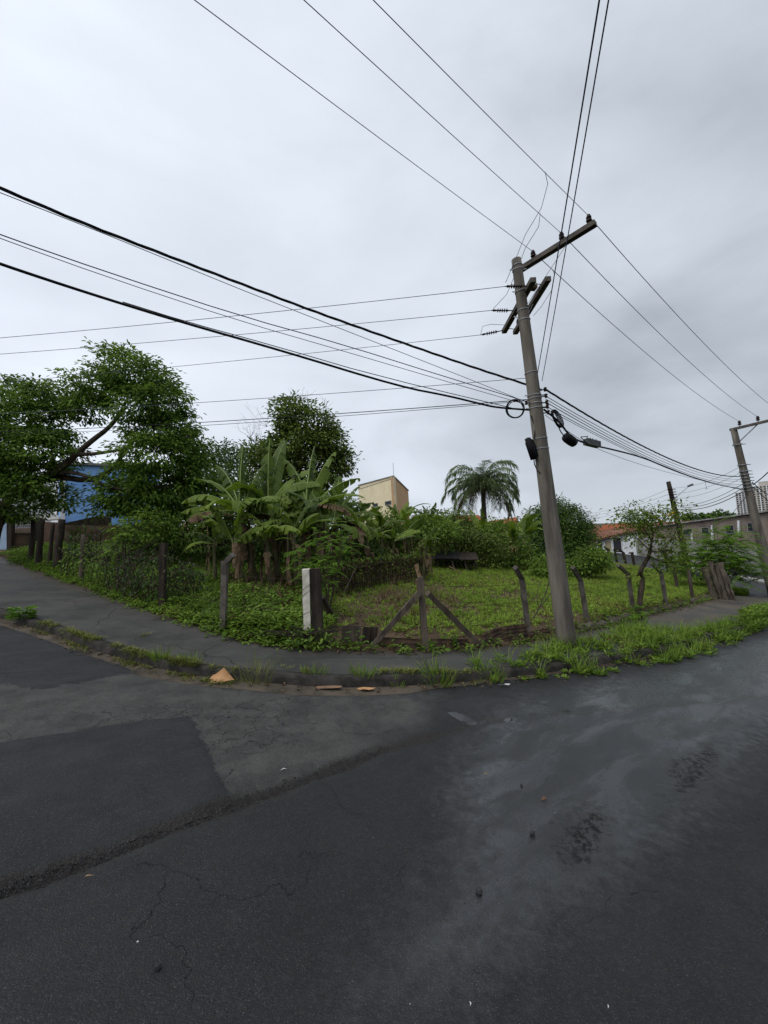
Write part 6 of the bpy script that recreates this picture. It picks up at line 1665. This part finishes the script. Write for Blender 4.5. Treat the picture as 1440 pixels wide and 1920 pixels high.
# far streetside: kerb of the far street
q0, q1 = G(1370, 1084), G(1445, 1096)
m = MB(); p0, p1 = Vector((*ray_ground(1290, 1066), 0)), Vector((*ray_ground(1460, 1098), 0))
for v in (p0, p1): v.z = float(H(v.x, v.y)) + .07
m.bar(p0, p1, .5, .14, side=(0, 0, 1)) if False else m.bar(p0, p1, .14, .7, side=(0, 0, 1)); fk = m.build('far_kerb', MAT['grey_wall'], None); tag(fk, 'pale concrete kerb of the far street', None, None, 'structure')

# ================================================================== litter and small things on the street
def on_road(px, py): x, y = ray_ground(px, py); return Vector((x, y, float(H(x, y)) + .012 * float(noise2(x, y, .35)) + .004 * float(noise2(x, y, 1.6))))
# folded cardboard against the kerb
g = on_road(414, 1277); W = 46 * depth(g) / FPX
root = empty('cardboard_sheet', g, 'folded orange-brown cardboard standing against the kerb', 'cardboard')
def card(pts, t=(0, .006, 0)): m = MB(); m.prism([g + Vector((p[0] * 1.15, p[1] * 1.1, p[2] * 1.2)) for p in pts], t); return m
up_ = .165
for tri, nm in (([(-.17, -.05, .01), (.0, -.08, .01), (.03, .03, .135)], 'panel'), ([(.0, -.082, .01), (.17, -.03, .012), (.03, .028, .135)], 'panel'), ([(-.16, .0, .015), (-.05, -.01, .015), (-.075, .04, .085)], 'panel'), ([(.06, .0, .015), (.16, .02, .015), (.10, .05, .075)], 'panel')):
    card(tri).build(nm, MAT['cardboard'], root)
card([(-.19, -.07, .015), (.0, -.125, .012), (.18, -.05, .02), (-.02, -.05, .03)], (0, 0, .005)).build('flap', MAT['cardboard'], root)
def flat_scrap(px, py, rx, ry, name, mat, label, cat, n=11, lift=.03, curl=.02):
    g = on_road(px, py); m = MB(); top = []
    for k in range(n):
        a = 2 * math.pi * k / n; r_ = random.uniform(.7, 1.1); top.append(g + Vector((math.cos(a) * rx * r_, math.sin(a) * ry * r_, lift + random.uniform(0, curl))))
    c = g + Vector((0, 0, lift + curl * .3)); nV = [c] + top; fs = [(0, k + 1, (k + 1) % n + 1) for k in range(n)]
    m.add(nV + [v - Vector((0, 0, .004)) for v in nV], fs + [tuple(reversed([q + n + 1 for q in f])) for f in fs]); o = m.build(name, MAT[mat], None); return tag(o, label, cat)
flat_scrap(685, 1296, .135, .05, 'paper_scrap', 'cardboard', 'crumpled brown paper scrap lying in the gutter', 'paper scrap')
flat_scrap(612, 1294, .22, .06, 'cardboard_scrap', 'cardboard_old', 'sodden dark cardboard flattened in the gutter', 'cardboard')
flat_scrap(578, 1288, .10, .03, 'bark_scrap', 'cardboard_old', 'reddish brown scrap beside the small white litter', 'scrap')
flat_scrap(945, 1289, .09, .015, 'plastic_strip', 'white_litter', 'flat white plastic strip at the edge of the verge', 'litter')
g = on_road(561, 1286); m = MB(); m.box(g + Vector((0, 0, .045)), .05, .03, .055, .4); tag(m.build('small_box', MAT['white_litter'], None), 'tiny white carton standing in the gutter', 'carton')
def stone(px, py, s, label):
    g = on_road(px, py); m = MB(); m.tube([g + Vector((0, 0, -.005)), g + Vector((0, 0, s * .35)), g + Vector((s * .1, 0, s * .8)), g + Vector((0, 0, s))], [s * .55, s * .62, s * .5, s * .15], 7, True, .25); tag(m.build('stone', MAT['stone'], None), label, 'stone')
stone(998, 1565, .032, 'small dark stone on the wet asphalt near the dark worn spot')
stone(898, 1672, .030, 'small dark stone on the wet asphalt nearer the viewer')
stone(295, 1818, .024, 'small angular stone on the asphalt at lower left')
stone(978, 1472, .018, 'tiny stone on the asphalt behind the dry twig')
def leaf_on_road(px, py, L, az, label, mat='dry_leaf', w=.3):
    g = on_road(px, py); m = MB(); d = Vector((math.cos(az), math.sin(az), 0)); s = Vector((-d.y, d.x, 0))
    m.add([g + Vector((0, 0, .004)), g + d * L * .5 + s * L * w + Vector((0, 0, .02)), g + d * L + Vector((0, 0, .008)), g + d * L * .5 - s * L * w + Vector((0, 0, .014))], [(0, 3, 2, 1)]); tag(m.build('fallen_leaf', MAT[mat], None), label, 'leaf')
leaf_on_road(1014, 1500, .07, .3, 'curled dark leaf on the wet asphalt', 'dry_leaf', .22)
leaf_on_road(905, 1452, .06, .1, 'pale twig-like leaf lying on the asphalt', 'pale_wood', .07)
leaf_on_road(882, 1885, .011, 1.2, 'tiny pale petal on the asphalt at the bottom', 'white_litter', .35)
leaf_on_road(1140, 1890, .009, .6, 'tiny pale flake on the asphalt near the bottom', 'white_litter', .3)
leaf_on_road(525, 1446, .06, .3, 'thin pale straw on the grey asphalt', 'white_litter', .03)
leaf_on_road(150, 1648, .08, .2, 'pale straw lying in the asphalt joint', 'pale_wood', .03)
for i in range(26):
    px, py = random.uniform(20, 1420), random.uniform(1330, 1900); g = on_road(px, py); s = random.uniform(.002, .0045); m = MB(); m.box(g + Vector((0, 0, s * .4)), s * 2, s, s, random.uniform(0, 3)); tag(m.build('grit', MAT['white_litter' if random.random() < .2 else 'stone'], None), 'loose speck of grit on the asphalt', 'grit', 'grit on the asphalt')
# dead leaves in the gutter
i_ = rng.integers(60, NS, 1500); off = -np.abs(rng.normal(size=1500)) * .12 - .01
x = K[i_, 0] + KN[i_, 0] * off; y = K[i_, 1] + KN[i_, 1] * off; n = len(x)
z = H(x, y) + .012 * noise2(x, y, .35) + .004 * noise2(x, y, 1.6) + .03
tag(leaf_cloud('gutter_litter', np.stack([x, y, z], 1), rand_dirs(n, .0) * np.array([1, 1, .15]), rand_dirs(n, 2), rng.uniform(.02, .07, n), rng.uniform(.01, .03, n), MAT['dead'], None, rng.random(n) * .8), 'dead leaves and silt collected in the gutter', 'leaf litter', None, 'stuff')

# crumbs of asphalt in the ragged joint
rp = np.array(RIDGE[:7]); seg = rng.integers(0, 6, 1300); u = rng.random(1300)
q = rp[seg] * (1 - u[:, None]) + rp[seg + 1] * u[:, None]; q += rng.normal(size=q.shape) * .05
kx = (q[:, 0] > -6); q = q[kx]; n = len(q); s_ = rng.uniform(.003, .012, n); zc = H(q[:, 0], q[:, 1]) - .012
T = np.array([[-1, -1, -.4], [1, -1, -.4], [1, 1, -.4], [-1, 1, -.4], [-.6, -.5, .7], [.5, -.6, .6], [.6, .5, .8], [-.5, .6, .6]]) * .5
ang_ = rng.uniform(0, 6.28, n); ca_, sa_ = np.cos(ang_), np.sin(ang_)
Tj = T[None] * s_[:, None, None] * rng.uniform(.7, 1.3, (n, 8, 3))
Vx = Tj[..., 0] * ca_[:, None] - Tj[..., 1] * sa_[:, None] + q[:, :1]; Vy = Tj[..., 0] * sa_[:, None] + Tj[..., 1] * ca_[:, None] + q[:, 1:]; Vz = Tj[..., 2] + zc[:, None] + s_[:, None] * .4
Fq = np.array([(0, 3, 2, 1), (4, 5, 6, 7), (0, 1, 5, 4), (1, 2, 6, 5), (2, 3, 7, 6), (3, 0, 4, 7)]); idx = (np.arange(n)[:, None, None] * 8 + Fq[None]).reshape(-1, 4)
tag(np_mesh('asphalt_crumbs', np.stack([Vx, Vy, Vz], -1).reshape(-1, 3), idx.ravel(), np.arange(len(idx)) * 4, np.full(len(idx), 4), MAT['stone']), 'loose dark asphalt crumbs lying in the ragged joint', 'rubble', None, 'stuff')
